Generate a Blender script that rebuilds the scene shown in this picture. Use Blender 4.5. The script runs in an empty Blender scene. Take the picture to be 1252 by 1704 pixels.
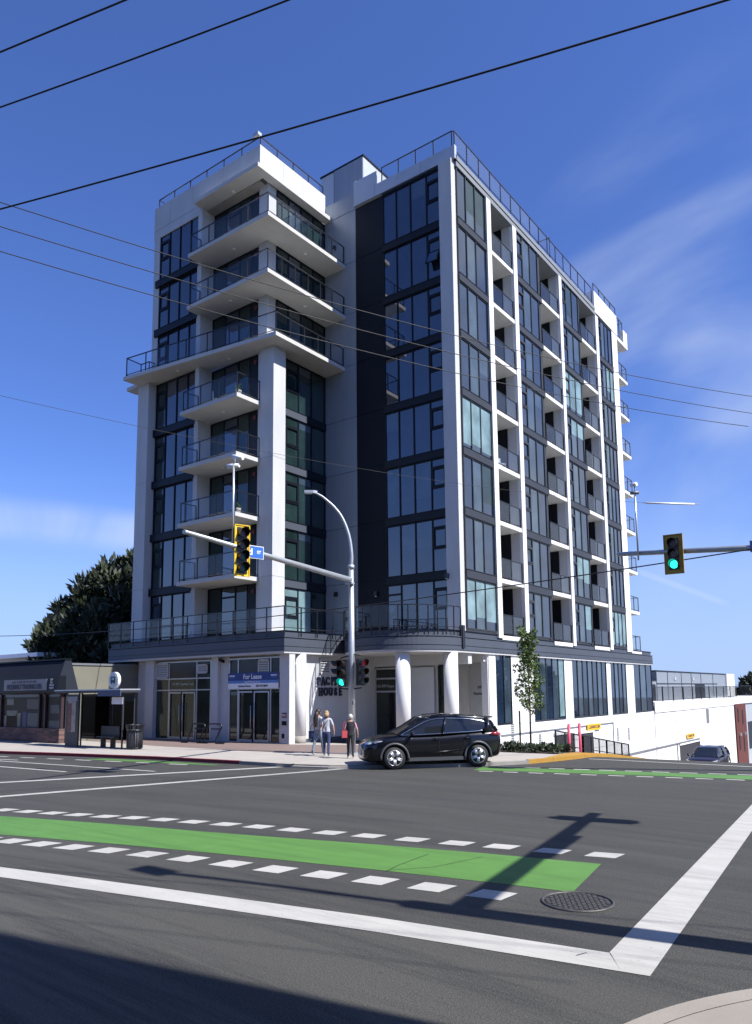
import bpy, bmesh, math, random
from mathutils import Vector, Matrix
random.seed(7)
rad = math.radians
sc = bpy.context.scene
COL = sc.collection

# ------------------------------------------------------------------ camera
cam_d = bpy.data.cameras.new("camera")
cam = bpy.data.objects.new("camera", cam_d)
COL.objects.link(cam)
sc.camera = cam
_F = Vector((-0.5840, 0.8026, 0.1220)); _R = Vector((0.8087, 0.5881, -0.0123))
_F.normalize(); _R = (_R - _F * _R.dot(_F)).normalized(); _U = _R.cross(_F)
m = Matrix((( _R.x, _U.x, -_F.x, 17.67), (_R.y, _U.y, -_F.y, -30.08), (_R.z, _U.z, -_F.z, 2.35), (0, 0, 0, 1)))
cam.matrix_world = m
cam_d.sensor_fit = 'VERTICAL'
cam_d.sensor_height = 36.0
cam_d.lens = 1239.67 / 1704 * 36.0
cam_d.shift_x = (626 - 651.41) / 1704
cam_d.shift_y = (998.38 - 852) / 1704
cam_d.clip_end = 4000

# ------------------------------------------------------------------ light
SUN = Vector((1.0, 0.155, 1.18)).normalized()
el = math.asin(SUN.z); az = math.atan2(SUN.x, SUN.y)
w = bpy.data.worlds.new("World"); sc.world = w; w.use_nodes = True
nt = w.node_tree; N = nt.nodes; L = nt.links
for n in list(N): N.remove(n)
out = N.new('ShaderNodeOutputWorld'); bg = N.new('ShaderNodeBackground')
sky = N.new('ShaderNodeTexSky'); sky.sky_type = 'NISHITA'; sky.sun_disc = False
sky.sun_elevation = el; sky.sun_rotation = az
sky.altitude = 0; sky.air_density = 1.0; sky.dust_density = 0.2; sky.ozone_density = 4.0
bg.inputs['Strength'].default_value = 0.066
tc = N.new('ShaderNodeTexCoord')
def vmath(op, a=None, b=None):
    n = N.new('ShaderNodeVectorMath'); n.operation = op
    for i, q in enumerate((a, b)):
        if q is None: continue
        if isinstance(q, (tuple, Vector)): n.inputs[i].default_value = tuple(q)
        else: L.new(q, n.inputs[i])
    return n
def fmath(op, a=None, b=None, clamp=False):
    n = N.new('ShaderNodeMath'); n.operation = op; n.use_clamp = clamp
    for i, q in enumerate((a, b)):
        if q is None: continue
        if isinstance(q, (int, float)): n.inputs[i].default_value = q
        else: L.new(q, n.inputs[i])
    return n.outputs[0]
def ramp01(v, lo, hi):
    n = N.new('ShaderNodeMapRange'); n.interpolation_type = 'SMOOTHSTEP'
    L.new(v, n.inputs[0]); n.inputs[1].default_value = lo; n.inputs[2].default_value = hi
    n.inputs[3].default_value = 0; n.inputs[4].default_value = 1
    return n.outputs[0]
D0 = tc.outputs['Generated']
# wisps of high cloud, drifting over the northern sky
mp = N.new('ShaderNodeMapping'); mp.inputs['Rotation'].default_value = (0.35, 0.55, 0.9)
mp.inputs['Scale'].default_value = (1.0, 5.5, 2.2); L.new(D0, mp.inputs['Vector'])
nz = N.new('ShaderNodeTexNoise'); nz.inputs['Scale'].default_value = 1.7; nz.inputs['Detail'].default_value = 5
nz.inputs['Roughness'].default_value = 0.5; nz.inputs['Distortion'].default_value = 0.5
L.new(mp.outputs[0], nz.inputs['Vector'])
wisp = ramp01(nz.outputs[0], 0.40, 0.78)
def blob(d, c0, c1):
    dp = vmath('DOT_PRODUCT', D0, Vector(d).normalized()).outputs['Value']
    return ramp01(dp, c0, c1)
m1 = blob((-0.20, 0.90, 0.385), 0.945, 0.998)
m2 = blob((-0.172, 0.915, 0.365), 0.9955, 0.9998)
m3 = blob((-0.25, 0.96, 0.14), 0.965, 0.999)
m4 = blob((-0.87, 0.45, 0.12), 0.95, 0.999)
hz = N.new('ShaderNodeSeparateXYZ'); L.new(D0, hz.inputs[0])
low = fmath('SUBTRACT', 1.0, ramp01(hz.outputs[2], -0.02, 0.30))
def band(nrm, mid, c0, c1, wd):
    dp = vmath('DOT_PRODUCT', D0, Vector(nrm).normalized()).outputs['Value']
    a = fmath('ABSOLUTE', dp); a = fmath('SUBTRACT', 1.0, ramp01(a, wd * .2, wd))
    return fmath('MULTIPLY', a, blob(mid, c0, c1))
trail = band((-0.4376, 0.0034, -0.8992), (-0.2501, 0.9601, 0.1253), 0.9980, 0.9990, 0.0055)
streak = band((-0.1982, 0.0711, -0.9776), (-0.8469, 0.4897, 0.2073), 0.970, 0.995, 0.035)
cloud = fmath('MULTIPLY', wisp, fmath('ADD', fmath('MULTIPLY', m1, 0.42), fmath('MULTIPLY', m3, 0.15)))
cloud = fmath('ADD', cloud, fmath('MULTIPLY', fmath('MULTIPLY', m2, ramp01(nz.outputs[0], 0.3, 0.7)), 0.30))
cloud = fmath('ADD', cloud, fmath('MULTIPLY', trail, 0.22))
cloud = fmath('ADD', cloud, fmath('MULTIPLY', fmath('MULTIPLY', streak, ramp01(nz.outputs[0], 0.2, 0.7)), 0.62))
m5 = blob((0.50, 0.74, 0.46), 0.80, 0.98)  # unseen cloud, added right of view to brighten the side windows' reflections
cloud = fmath('ADD', cloud, fmath('MULTIPLY', fmath('MULTIPLY', m5, ramp01(nz.outputs[0], 0.15, 0.6)), 1.2), True)
cloud = fmath('ADD', cloud, fmath('MULTIPLY', low, 0.0), True)

mixc = N.new('ShaderNodeMix'); mixc.data_type = 'RGBA'
grade = vmath('MULTIPLY', sky.outputs[0], (0.89, 1.08, 1.72))
pale = N.new('ShaderNodeMix'); pale.data_type = 'RGBA'; L.new(fmath('MULTIPLY', low, 0.92), pale.inputs['Factor'])
L.new(grade.outputs[0], pale.inputs['A']); pale.inputs['B'].default_value = (4.0, 5.6, 9.0, 1)
L.new(cloud, mixc.inputs['Factor']); L.new(pale.outputs['Result'], mixc.inputs['A'])
mixc.inputs['B'].default_value = (6.0, 7.0, 9.2, 1)
L.new(mixc.outputs['Result'], bg.inputs['Color']); L.new(bg.outputs[0], out.inputs[0])

sd = bpy.data.lights.new("sun", 'SUN'); sun = bpy.data.objects.new("sun", sd); COL.objects.link(sun)
sd.energy = 5.0; sd.angle = rad(0.53); sd.color = (1.0, 0.975, 0.93)
sun.rotation_euler = (-SUN).to_track_quat('-Z', 'Y').to_euler(); sun.location = (40, 6, 50)

vs = sc.view_settings
vs.view_transform = 'Standard'; vs.look = 'None'; vs.exposure = 0.74; vs.gamma = 1
try: vs.use_curve_mapping = False
except Exception: pass
try:
    sc.cycles.max_bounces = 6; sc.cycles.transparent_max_bounces = 12; sc.cycles.caustics_reflective = False
    sc.cycles.sample_clamp_indirect = 6
except Exception: pass

# ------------------------------------------------------------------ materials
MATS = {}
def mat(name, base=(0.5, 0.5, 0.5), rough=0.6, metal=0.0, ior=1.5, var=0.0, vscale=3.0, bump=0.0, bscale=60.0,
        coat=0.0, emit=None, estr=0.0, detail=4, vcol=None, stretch=None, alpha=1.0, spec=0.5):
    if name in MATS: return MATS[name]
    M = bpy.data.materials.new(name); M.use_nodes = True; t = M.node_tree; b = t.nodes['Principled BSDF']
    b.inputs['Base Color'].default_value = (*base, 1); b.inputs['Roughness'].default_value = rough
    b.inputs['Metallic'].default_value = metal; b.inputs['IOR'].default_value = ior
    b.inputs['Coat Weight'].default_value = coat; b.inputs['Coat Roughness'].default_value = 0.03
    b.inputs['Specular IOR Level'].default_value = spec
    if emit: b.inputs['Emission Color'].default_value = (*emit, 1); b.inputs['Emission Strength'].default_value = estr
    if var or bump:
        g = t.nodes.new('ShaderNodeNewGeometry')
        src = g.outputs['Position']
        if stretch:
            q = t.nodes.new('ShaderNodeMapping'); q.inputs['Scale'].default_value = stretch
            t.links.new(src, q.inputs['Vector']); src = q.outputs[0]
    if var:
        n = t.nodes.new('ShaderNodeTexNoise'); n.inputs['Scale'].default_value = vscale; n.inputs['Detail'].default_value = detail
        n.inputs['Roughness'].default_value = 0.6
        t.links.new(src, n.inputs['Vector'])
        r = t.nodes.new('ShaderNodeMapRange'); r.inputs[1].default_value = 0.25; r.inputs[2].default_value = 0.75
        t.links.new(n.outputs[0], r.inputs[0])
        x = t.nodes.new('ShaderNodeMix'); x.data_type = 'RGBA'
        c2 = vcol or tuple(min(1, c * (1 - var)) for c in base)
        c1 = base if vcol else tuple(min(1, c * (1 + var * 0.6)) for c in base)
        x.inputs['A'].default_value = (*c2, 1); x.inputs['B'].default_value = (*c1, 1)
        t.links.new(r.outputs[0], x.inputs['Factor']); t.links.new(x.outputs['Result'], b.inputs['Base Color'])
    if bump:
        n = t.nodes.new('ShaderNodeTexNoise'); n.inputs['Scale'].default_value = bscale; n.inputs['Detail'].default_value = 3
        t.links.new(src, n.inputs['Vector'])
        bp = t.nodes.new('ShaderNodeBump'); bp.inputs['Strength'].default_value = bump; bp.inputs['Distance'].default_value = 0.02
        t.links.new(n.outputs[0], bp.inputs['Height']); t.links.new(bp.outputs[0], b.inputs['Normal'])
    MATS[name] = M
    return M

def mix_rgb(t, f, a, b):
    x = t.nodes.new('ShaderNodeMix'); x.data_type = 'RGBA'
    for k, q in (('Factor', f), ('A', a), ('B', b)):
        if isinstance(q, tuple): x.inputs[k].default_value = (*q, 1) if len(q) == 3 else q
        elif isinstance(q, (int, float)): x.inputs[k].default_value = q
        else: t.links.new(q, x.inputs[k])
    return x.outputs['Result']
def noise(t, src, scale, detail=4, rough=0.6, lo=0.3, hi=0.7, stretch=None):
    if stretch:
        q = t.nodes.new('ShaderNodeMapping'); q.inputs['Scale'].default_value = stretch[:3]
        if len(stretch) > 3: q.inputs['Rotation'].default_value = (0, 0, stretch[3])
        t.links.new(src, q.inputs['Vector']); src = q.outputs[0]
    n = t.nodes.new('ShaderNodeTexNoise'); n.inputs['Scale'].default_value = scale; n.inputs['Detail'].default_value = detail
    n.inputs['Roughness'].default_value = rough; t.links.new(src, n.inputs['Vector'])
    r = t.nodes.new('ShaderNodeMapRange'); r.inputs[1].default_value = lo; r.inputs[2].default_value = hi
    t.links.new(n.outputs[0], r.inputs[0]); return r.outputs[0]

def asphalt():
    M = bpy.data.materials.new('asphalt'); M.use_nodes = True; t = M.node_tree; b = t.nodes['Principled BSDF']
    P = t.nodes.new('ShaderNodeNewGeometry').outputs['Position']
    c = mix_rgb(t, noise(t, P, 0.35, 3), (0.027, 0.026, 0.023), (0.041, 0.039, 0.034))
    # tyre arcs swept through the junction
    sv = t.nodes.new('ShaderNodeVectorMath'); sv.operation = 'SUBTRACT'; t.links.new(P, sv.inputs[0]); sv.inputs[1].default_value = (10, -62, 0)
    ln = t.nodes.new('ShaderNodeVectorMath'); ln.operation = 'LENGTH'; t.links.new(sv.outputs[0], ln.inputs[0])
    sp = t.nodes.new('ShaderNodeSeparateXYZ'); t.links.new(sv.outputs[0], sp.inputs[0])
    cb = t.nodes.new('ShaderNodeCombineXYZ'); t.links.new(ln.outputs['Value'], cb.inputs[0])
    mm = t.nodes.new('ShaderNodeMath'); mm.operation = 'MULTIPLY'; mm.inputs[1].default_value = 0.05; t.links.new(sp.outputs[0], mm.inputs[0]); t.links.new(mm.outputs[0], cb.inputs[1])
    arcs = noise(t, cb.outputs[0], 1.7, 6, 0.78, 0.47, 0.60)
    sv2 = t.nodes.new('ShaderNodeVectorMath'); sv2.operation = 'SUBTRACT'; t.links.new(P, sv2.inputs[0]); sv2.inputs[1].default_value = (34, 6, 0)
    ln2 = t.nodes.new('ShaderNodeVectorMath'); ln2.operation = 'LENGTH'; t.links.new(sv2.outputs[0], ln2.inputs[0])
    sp2 = t.nodes.new('ShaderNodeSeparateXYZ'); t.links.new(sv2.outputs[0], sp2.inputs[0])
    cb2 = t.nodes.new('ShaderNodeCombineXYZ'); t.links.new(ln2.outputs['Value'], cb2.inputs[0])
    mm2 = t.nodes.new('ShaderNodeMath'); mm2.operation = 'MULTIPLY'; mm2.inputs[1].default_value = 0.06; t.links.new(sp2.outputs[1], mm2.inputs[0]); t.links.new(mm2.outputs[0], cb2.inputs[1])
    arcs2 = noise(t, cb2.outputs[0], 3.4, 5, 0.7, 0.50, 0.66)
    # view-dependent brightness of the near lane, put into the base colour
    g2 = t.nodes.new('ShaderNodeSeparateXYZ'); t.links.new(P, g2.inputs[0])
    rr = t.nodes.new('ShaderNodeMapRange'); rr.inputs[1].default_value = -22.0; rr.inputs[2].default_value = -26.5; t.links.new(g2.outputs[1], rr.inputs[0])
    c = mix_rgb(t, rr.outputs[0], c, (0.066, 0.063, 0.054))
    # long worn tracks along the street
    c = mix_rgb(t, noise(t, P, 1.0, 4, 0.55, 0.45, 0.75, (0.10, 1.5, 1, -0.16)), c, (0.050, 0.048, 0.045))
    c = mix_rgb(t, noise(t, P, 1.3, 5, 0.6, 0.52, 0.8, (0.09, 2.6, 1, -0.05)), c, (0.021, 0.021, 0.022))
    c = mix_rgb(t, arcs, c, (0.016, 0.016, 0.0155))
    c = mix_rgb(t, noise(t, P, 75, 3, 0.8, 0.50, 0.70), c, (0.135, 0.130, 0.112))
    c = mix_rgb(t, noise(t, P, 52, 3, 0.8, 0.52, 0.68), c, (0.016, 0.016, 0.015))
    c = mix_rgb(t, noise(t, P, 38, 3, 0.7, 0.56, 0.80), c, (0.085, 0.084, 0.080))
    c = mix_rgb(t, noise(t, P, 70, 2, 0.7, 0.56, 0.72), c, (0.03, 0.03, 0.032))
    c = mix_rgb(t, noise(t, P, 7, 2, 0.5, 0.71, 0.76), c, (0.035, 0.035, 0.036))
    t.links.new(c, b.inputs['Base Color']); b.inputs['Roughness'].default_value = 0.85
    n = t.nodes.new('ShaderNodeTexNoise'); n.inputs['Scale'].default_value = 90; n.inputs['Detail'].default_value = 3
    t.links.new(P, n.inputs['Vector'])
    bp = t.nodes.new('ShaderNodeBump'); bp.inputs['Strength'].default_value = 0.8; bp.inputs['Distance'].default_value = 0.015
    t.links.new(n.outputs[0], bp.inputs['Height']); t.links.new(bp.outputs[0], b.inputs['Normal'])
    MATS['asphalt'] = M; return M
def paint(name, col, dark, wear=0.66):
    M = bpy.data.materials.new(name); M.use_nodes = True; t = M.node_tree; b = t.nodes['Principled BSDF']
    P = t.nodes.new('ShaderNodeNewGeometry').outputs['Position']
    c = mix_rgb(t, noise(t, P, 2.2, 5, 0.65, 0.3, 0.7), tuple(x * 0.86 for x in col), col)
    c = mix_rgb(t, noise(t, P, 1.1, 6, 0.7, 0.50, 0.74, (0.22, 3.2, 1, -0.25)), c, tuple(x * 0.70 for x in col))
    c = mix_rgb(t, noise(t, P, 0.7, 6, 0.72, 0.48, 0.70, (0.5, 6, 1, -0.62)), c, tuple(x * 0.72 for x in col))
    c = mix_rgb(t, noise(t, P, 26, 6, 0.75, wear, wear + 0.07), c, dark)
    c = mix_rgb(t, noise(t, P, 110, 2, 0.7, 0.6, 0.8), c, tuple(x * 0.7 for x in col))
    t.links.new(c, b.inputs['Base Color']); b.inputs['Roughness'].default_value = 0.7
    MATS[name] = M; return M
def paving(name, c1, c2, joint, sx, sy, rot=0.0, jw=0.02, brick=False):
    M = bpy.data.materials.new(name); M.use_nodes = True; t = M.node_tree; b = t.nodes['Principled BSDF']
    P = t.nodes.new('ShaderNodeNewGeometry').outputs['Position']
    q = t.nodes.new('ShaderNodeMapping'); q.inputs['Rotation'].default_value = (0, 0, rot); t.links.new(P, q.inputs['Vector'])
    br = t.nodes.new('ShaderNodeTexBrick'); br.offset = 0.5 if brick else 0.0
    br.inputs['Scale'].default_value = 1; br.inputs['Brick Width'].default_value = sx; br.inputs['Row Height'].default_value = sy
    br.inputs['Mortar Size'].default_value = jw; br.inputs['Mortar Smooth'].default_value = 0.1
    br.inputs['Color1'].default_value = (*c1, 1); br.inputs['Color2'].default_value = (*c2, 1); br.inputs['Mortar'].default_value = (*joint, 1)
    t.links.new(q.outputs[0], br.inputs['Vector'])
    c = mix_rgb(t, noise(t, P, 1.7, 5, 0.6, 0.3, 0.75), br.outputs['Color'], tuple(x * 0.8 for x in c1))
    c = mix_rgb(t, noise(t, P, 60, 2, 0.7, 0.5, 0.8), c, tuple(x * 0.75 for x in c1))
    t.links.new(c, b.inputs['Base Color']); b.inputs['Roughness'].default_value = 0.85
    MATS[name] = M; return M
def glass(name, base, rough=0.02, ior=1.9, bump=0.03):
    M = bpy.data.materials.new(name); M.use_nodes = True; t = M.node_tree; b = t.nodes['Principled BSDF']
    P = t.nodes.new('ShaderNodeNewGeometry').outputs['Position']
    c = mix_rgb(t, noise(t, P, 0.8, 3, 0.5, 0.3, 0.7), base, tuple(x * 0.45 for x in base))
    t.links.new(c, b.inputs['Base Color']); b.inputs['Roughness'].default_value = rough; b.inputs['IOR'].default_value = ior
    n = t.nodes.new('ShaderNodeTexNoise'); n.inputs['Scale'].default_value = 0.9; n.inputs['Detail'].default_value = 1
    t.links.new(P, n.inputs['Vector'])
    bp = t.nodes.new('ShaderNodeBump'); bp.inputs['Strength'].default_value = bump; bp.inputs['Distance'].default_value = 0.06
    t.links.new(n.outputs[0], bp.inputs['Height']); t.links.new(bp.outputs[0], b.inputs['Normal'])
    MATS[name] = M; return M
def seethrough(name, tint, fac):
    M = bpy.data.materials.new(name); M.use_nodes = True; t = M.node_tree
    for n in list(t.nodes): t.nodes.remove(n)
    o = t.nodes.new('ShaderNodeOutputMaterial'); tr = t.nodes.new('ShaderNodeBsdfTransparent'); gl = t.nodes.new('ShaderNodeBsdfGlossy')
    tr.inputs[0].default_value = (*tint, 1); gl.inputs['Roughness'].default_value = 0.02
    lw = t.nodes.new('ShaderNodeLayerWeight'); pw = t.nodes.new('ShaderNodeMath'); pw.operation = 'POWER'; pw.inputs[1].default_value = 4.0
    t.links.new(lw.outputs['Facing'], pw.inputs[0])
    ad = t.nodes.new('ShaderNodeMath'); ad.operation = 'MULTIPLY_ADD'; ad.use_clamp = True; ad.inputs[1].default_value = 0.5; ad.inputs[2].default_value = fac
    t.links.new(pw.outputs[0], ad.inputs[0])
    mx = t.nodes.new('ShaderNodeMixShader'); t.links.new(ad.outputs[0], mx.inputs[0]); t.links.new(tr.outputs[0], mx.inputs[1])
    t.links.new(gl.outputs[0], mx.inputs[2]); t.links.new(mx.outputs[0], o.inputs[0])
    MATS[name] = M; return M

asphalt()
paint('paint_white', (0.43, 0.415, 0.385), (0.08, 0.08, 0.08), 0.62)
paint('paint_green', (0.082, 0.205, 0.040), (0.04, 0.08, 0.04), 0.64)
paint('paint_yellow', (0.42, 0.225, 0.03), (0.4, 0.3, 0.2), 0.64)
paint('paint_red', (0.20, 0.018, 0.03), (0.25, 0.2, 0.2), 0.64)
paving('concrete_walk', (0.40, 0.365, 0.325), (0.36, 0.33, 0.30), (0.22, 0.21, 0.2), 1.5, 1.5, 0.1)
paving('brick_walk', (0.22, 0.155, 0.135), (0.18, 0.13, 0.12), (0.16, 0.145, 0.135), 0.22, 0.11, 0.78, 0.008, True)
def brickwall():
    M = bpy.data.materials.new('brick_wall'); M.use_nodes = True; t = M.node_tree; b = t.nodes['Principled BSDF']
    P = t.nodes.new('ShaderNodeNewGeometry').outputs['Position']; q = t.nodes.new('ShaderNodeMapping'); q.inputs['Rotation'].default_value = (rad(90), 0, 0); t.links.new(P, q.inputs['Vector'])
    br = t.nodes.new('ShaderNodeTexBrick'); br.inputs['Scale'].default_value = 1; br.inputs['Brick Width'].default_value = .42; br.inputs['Row Height'].default_value = .11; br.inputs['Mortar Size'].default_value = .012
    br.inputs['Color1'].default_value = (.20, .10, .08, 1); br.inputs['Color2'].default_value = (.08, .045, .045, 1); br.inputs['Mortar'].default_value = (.10, .09, .085, 1)
    t.links.new(q.outputs[0], br.inputs['Vector']); t.links.new(br.outputs['Color'], b.inputs['Base Color']); b.inputs['Roughness'].default_value = .85; MATS['brick_wall'] = M
brickwall()
paving('brick_ground', (0.12, 0.055, 0.045), (0.08, 0.045, 0.04), (0.07, 0.06, 0.055), 0.3, 0.09, 0, 0.012, True)
stucco = mat('stucco_white', (0.50, 0.505, 0.51), 0.85, var=0.10, vscale=1.0, stretch=(1.4, 1.4, .35), bump=0.25, bscale=26)
stucco_lit = mat('stucco_sunlit', (0.68, 0.68, 0.675), 0.85, var=0.14, vscale=0.9, bump=0.2, bscale=30, stretch=(1.2, 1.2, .4))  # same paint as stucco, lightened to carry the sunlight in its colour
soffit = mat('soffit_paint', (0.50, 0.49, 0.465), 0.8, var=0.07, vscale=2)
panel_grey = mat('metal_panel_grey', (0.27, 0.30, 0.34), 0.42, metal=0.25, var=0.1, vscale=0.7, stretch=(6, 6, 0.4))
panel_pale = mat('metal_panel_pale', (0.46, 0.49, 0.53), 0.4, metal=0.2, var=0.08, vscale=0.8)
panel_dark = mat('ribbed_charcoal', (0.009, 0.012, 0.019), 0.5, spec=.15, var=0.12, vscale=0.6, bump=0.5, bscale=9, stretch=(0.15, 0.15, 5))
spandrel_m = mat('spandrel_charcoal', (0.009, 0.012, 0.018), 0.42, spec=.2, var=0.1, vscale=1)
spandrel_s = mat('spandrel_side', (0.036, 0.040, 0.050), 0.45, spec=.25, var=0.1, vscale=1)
frame_m = mat('frame_dark', (0.008, 0.010, 0.015), 0.4, spec=.2)
frame_g = mat('frame_grey', (0.16, 0.17, 0.185), 0.4)
fascia_m = mat('fascia_slate', (0.060, 0.070, 0.092), 0.5, var=0.1, vscale=0.8)
band_grey = mat('roof_band_grey', (0.20, 0.215, 0.235), 0.5, var=.08, vscale=1)
paving('concrete_near', (0.27, 0.24, 0.205), (0.27, 0.24, 0.205), (0.27, 0.24, 0.205), 3, 3, 0.3)
conc_n = mat('kerb_concrete', (0.25, 0.225, 0.19), 0.9, var=.25, vscale=6, bump=.4)
black_m = mat('black_metal', (0.012, 0.013, 0.018), 0.35)
alu = mat('aluminium', (0.52, 0.54, 0.56), 0.35, metal=0.55)
galv = mat('galvanised', (0.42, 0.44, 0.46), 0.45, metal=0.45, var=0.15, vscale=5)
conc_m = mat('concrete', (0.30, 0.28, 0.255), 0.85, var=0.15, vscale=3, bump=0.3)
rubber = mat('rubber', (0.015, 0.015, 0.016), 0.7)
glass('glass_dark', (0.016, 0.030, 0.060), 0.02, 2.15)
glass('glass_mid', (0.055, 0.085, 0.115), 0.02, 2.1)
glass('glass_blind', (0.22, 0.34, 0.37), 0.05, 1.5)
glass('glass_curtain', (0.42, 0.55, 0.56), 0.08, 1.5)
glass('glass_shop', (0.035, 0.045, 0.035), 0.02, 1.6)
glass('glass_green', (0.020, 0.042, 0.042), 0.02, 1.7)
rail_glass = seethrough('rail_glass', (0.95, 0.96, 0.97), 0.025)
rail_glass2 = seethrough('rail_glass_side', (0.84, 0.87, 0.90), 0.07)

# ------------------------------------------------------------------ mesh helpers
class MB:
    def __init__(s): s.v = []; s.f = []; s.m = []; s.mats = []; s.sm = []
    def mi(s, m):
        if isinstance(m, str): m = MATS[m]
        if m not in s.mats: s.mats.append(m)
        return s.mats.index(m)
    def face(s, pts, m, smooth=False):
        i = len(s.v); s.v += [tuple(p) for p in pts]; s.f.append(tuple(range(i, i + len(pts)))); s.m.append(s.mi(m)); s.sm.append(smooth)
    def box(s, x0, x1, y0, y1, z0, z1, m):
        if x0 > x1: x0, x1 = x1, x0
        if y0 > y1: y0, y1 = y1, y0
        if z0 > z1: z0, z1 = z1, z0
        i = len(s.v)
        s.v += [(x0, y0, z0), (x1, y0, z0), (x1, y1, z0), (x0, y1, z0), (x0, y0, z1), (x1, y0, z1), (x1, y1, z1), (x0, y1, z1)]
        k = s.mi(m)
        for f in ((0, 3, 2, 1), (4, 5, 6, 7), (0, 1, 5, 4), (1, 2, 6, 5), (2, 3, 7, 6), (3, 0, 4, 7)):
            s.f.append(tuple(i + j for j in f)); s.m.append(k); s.sm.append(False)
        return s
    def prism(s, poly, z0, z1, m, mtop=None):
        # poly counter-clockwise in plan; z0/z1 may be functions of (x, y)
        a = z0 if callable(z0) else (lambda x, y: z0); b = z1 if callable(z1) else (lambda x, y: z1)
        n = len(poly); i = len(s.v)
        s.v += [(x, y, a(x, y)) for x, y in poly] + [(x, y, b(x, y)) for x, y in poly]
        k = s.mi(m); kt = s.mi(mtop or m)
        s.f.append(tuple(i + n + j for j in range(n))); s.m.append(kt); s.sm.append(False)
        s.f.append(tuple(i + j for j in reversed(range(n)))); s.m.append(k); s.sm.append(False)
        for j in range(n):
            q = (j + 1) % n
            s.f.append((i + j, i + q, i + n + q, i + n + j)); s.m.append(k); s.sm.append(False)
        return s
    def tube(s, pts, r, m, seg=8, closed=False, caps=True):
        pts = [Vector(p) for p in pts]; n = len(pts); rs = r if isinstance(r, (list, tuple)) else [r] * n
        base = len(s.v); k = s.mi(m); up = None
        for j, p in enumerate(pts):
            if closed: d = pts[(j + 1) % n] - pts[j - 1]
            else: d = pts[min(j + 1, n - 1)] - pts[max(j - 1, 0)]
            d.normalize()
            if up is None:
                up = Vector((0, 0, 1)) if abs(d.z) < 0.9 else Vector((1, 0, 0))
            a = d.cross(up); 
            if a.length < 1e-4: a = d.cross(Vector((0, 1, 0.3)))
            a.normalize(); b = a.cross(d).normalized(); up = b
            for q in range(seg):
                t = 2 * math.pi * (q + 0.5) / seg
                s.v.append(tuple(p + (a * math.cos(t) + b * math.sin(t)) * rs[j]))
        for j in range(n if closed else n - 1):
            for q in range(seg):
                A = base + j * seg; B = base + ((j + 1) % n) * seg
                s.f.append((A + q, A + (q + 1) % seg, B + (q + 1) % seg, B + q)); s.m.append(k); s.sm.append(seg > 4)
        if caps and not closed:
            s.f.append(tuple(base + q for q in reversed(range(seg)))); s.m.append(k); s.sm.append(False)
            s.f.append(tuple(base + (n - 1) * seg + q for q in range(seg))); s.m.append(k); s.sm.append(False)
        return s
    def cyl(s, x, y, z0, z1, r0, m, r1=None, seg=24):
        return s.tube([(x, y, z0), (x, y, z1)], [r0, r0 if r1 is None else r1], m, seg)
    def bar(s, a, b, t, m):   # square bar
        return s.tube([a, b], t * 0.7071, m, 4)
    def build(s, name, parent=None, loc=None, rot=None):
        me = bpy.data.meshes.new(name); me.from_pydata(s.v, [], s.f)
        for q in s.mats: me.materials.append(q)
        me.polygons.foreach_set('material_index', s.m); me.polygons.foreach_set('use_smooth', s.sm)
        me.update()
        bm = bmesh.new(); bm.from_mesh(me); bmesh.ops.recalc_face_normals(bm, faces=bm.faces); bm.to_mesh(me); bm.free()
        o = bpy.data.objects.new(name, me); COL.objects.link(o)
        if parent: o.parent = parent
        if loc: o.location = loc
        if rot: o.rotation_euler = rot
        return o
def obj_from(me, name, parent=None):
    o = bpy.data.objects.new(name, me); COL.objects.link(o)
    if parent: o.parent = parent
    return o
def tag(o, label=None, cat=None, group=None, kind=None):
    if label: o['label'] = label
    if cat: o['category'] = cat
    if group: o['group'] = group
    if kind: o['kind'] = kind
    return o
def empty(name, label, cat, loc=(0, 0, 0), rz=0, group=None):
    o = bpy.data.objects.new(name, None); COL.objects.link(o); o.location = loc; o.rotation_euler = (0, 0, rz)
    o.empty_display_size = 0.3
    return tag(o, label, cat, group)
def copy_tree(o, parent=None, label=None, loc=None, rz=None):
    c = o.copy(); COL.objects.link(c); c.parent = parent
    if label: c['label'] = label
    if loc: c.location = loc
    if rz is not None: c.rotation_euler = (0, 0, rz)
    for ch in list(o.children): copy_tree(ch, c)
    return c
def text_mesh(txt, size, m, name, loc, rot, parent=None, depth=0.01, align='CENTER', bold=0.0, sx=1.0, space=1.0):
    cu = bpy.data.curves.new(name, 'FONT'); cu.body = txt; cu.size = size; cu.extrude = depth; cu.offset = bold
    cu.align_x = align; cu.align_y = 'CENTER'; cu.space_character = space
    tmp = bpy.data.objects.new('tmp', cu); COL.objects.link(tmp)
    dg = bpy.context.evaluated_depsgraph_get(); me = bpy.data.meshes.new_from_object(tmp.evaluated_get(dg))
    bpy.data.objects.remove(tmp); bpy.data.curves.remove(cu)
    me.materials.clear(); me.materials.append(MATS[m] if isinstance(m, str) else m)
    me.name = name
    o = obj_from(me, name, parent); o.location = loc; o.rotation_euler = rot; o.scale = (sx, 1, 1)
    return o
RF = (rad(90), 0, 0)            # text facing -y
RS = (rad(90), 0, rad(90))      # text facing +x

def pbox(mb, pl, s0, s1, z0, z1, n0, n1, m):
    kind, c = pl
    if kind == 'F': mb.box(s0, s1, c - n1, c - n0, z0, z1, m)
    elif kind == 'S': mb.box(c + n0, c + n1, s0, s1, z0, z1, m)
    elif kind == 'B': mb.box(s0, s1, c + n0, c + n1, z0, z1, m)

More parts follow.
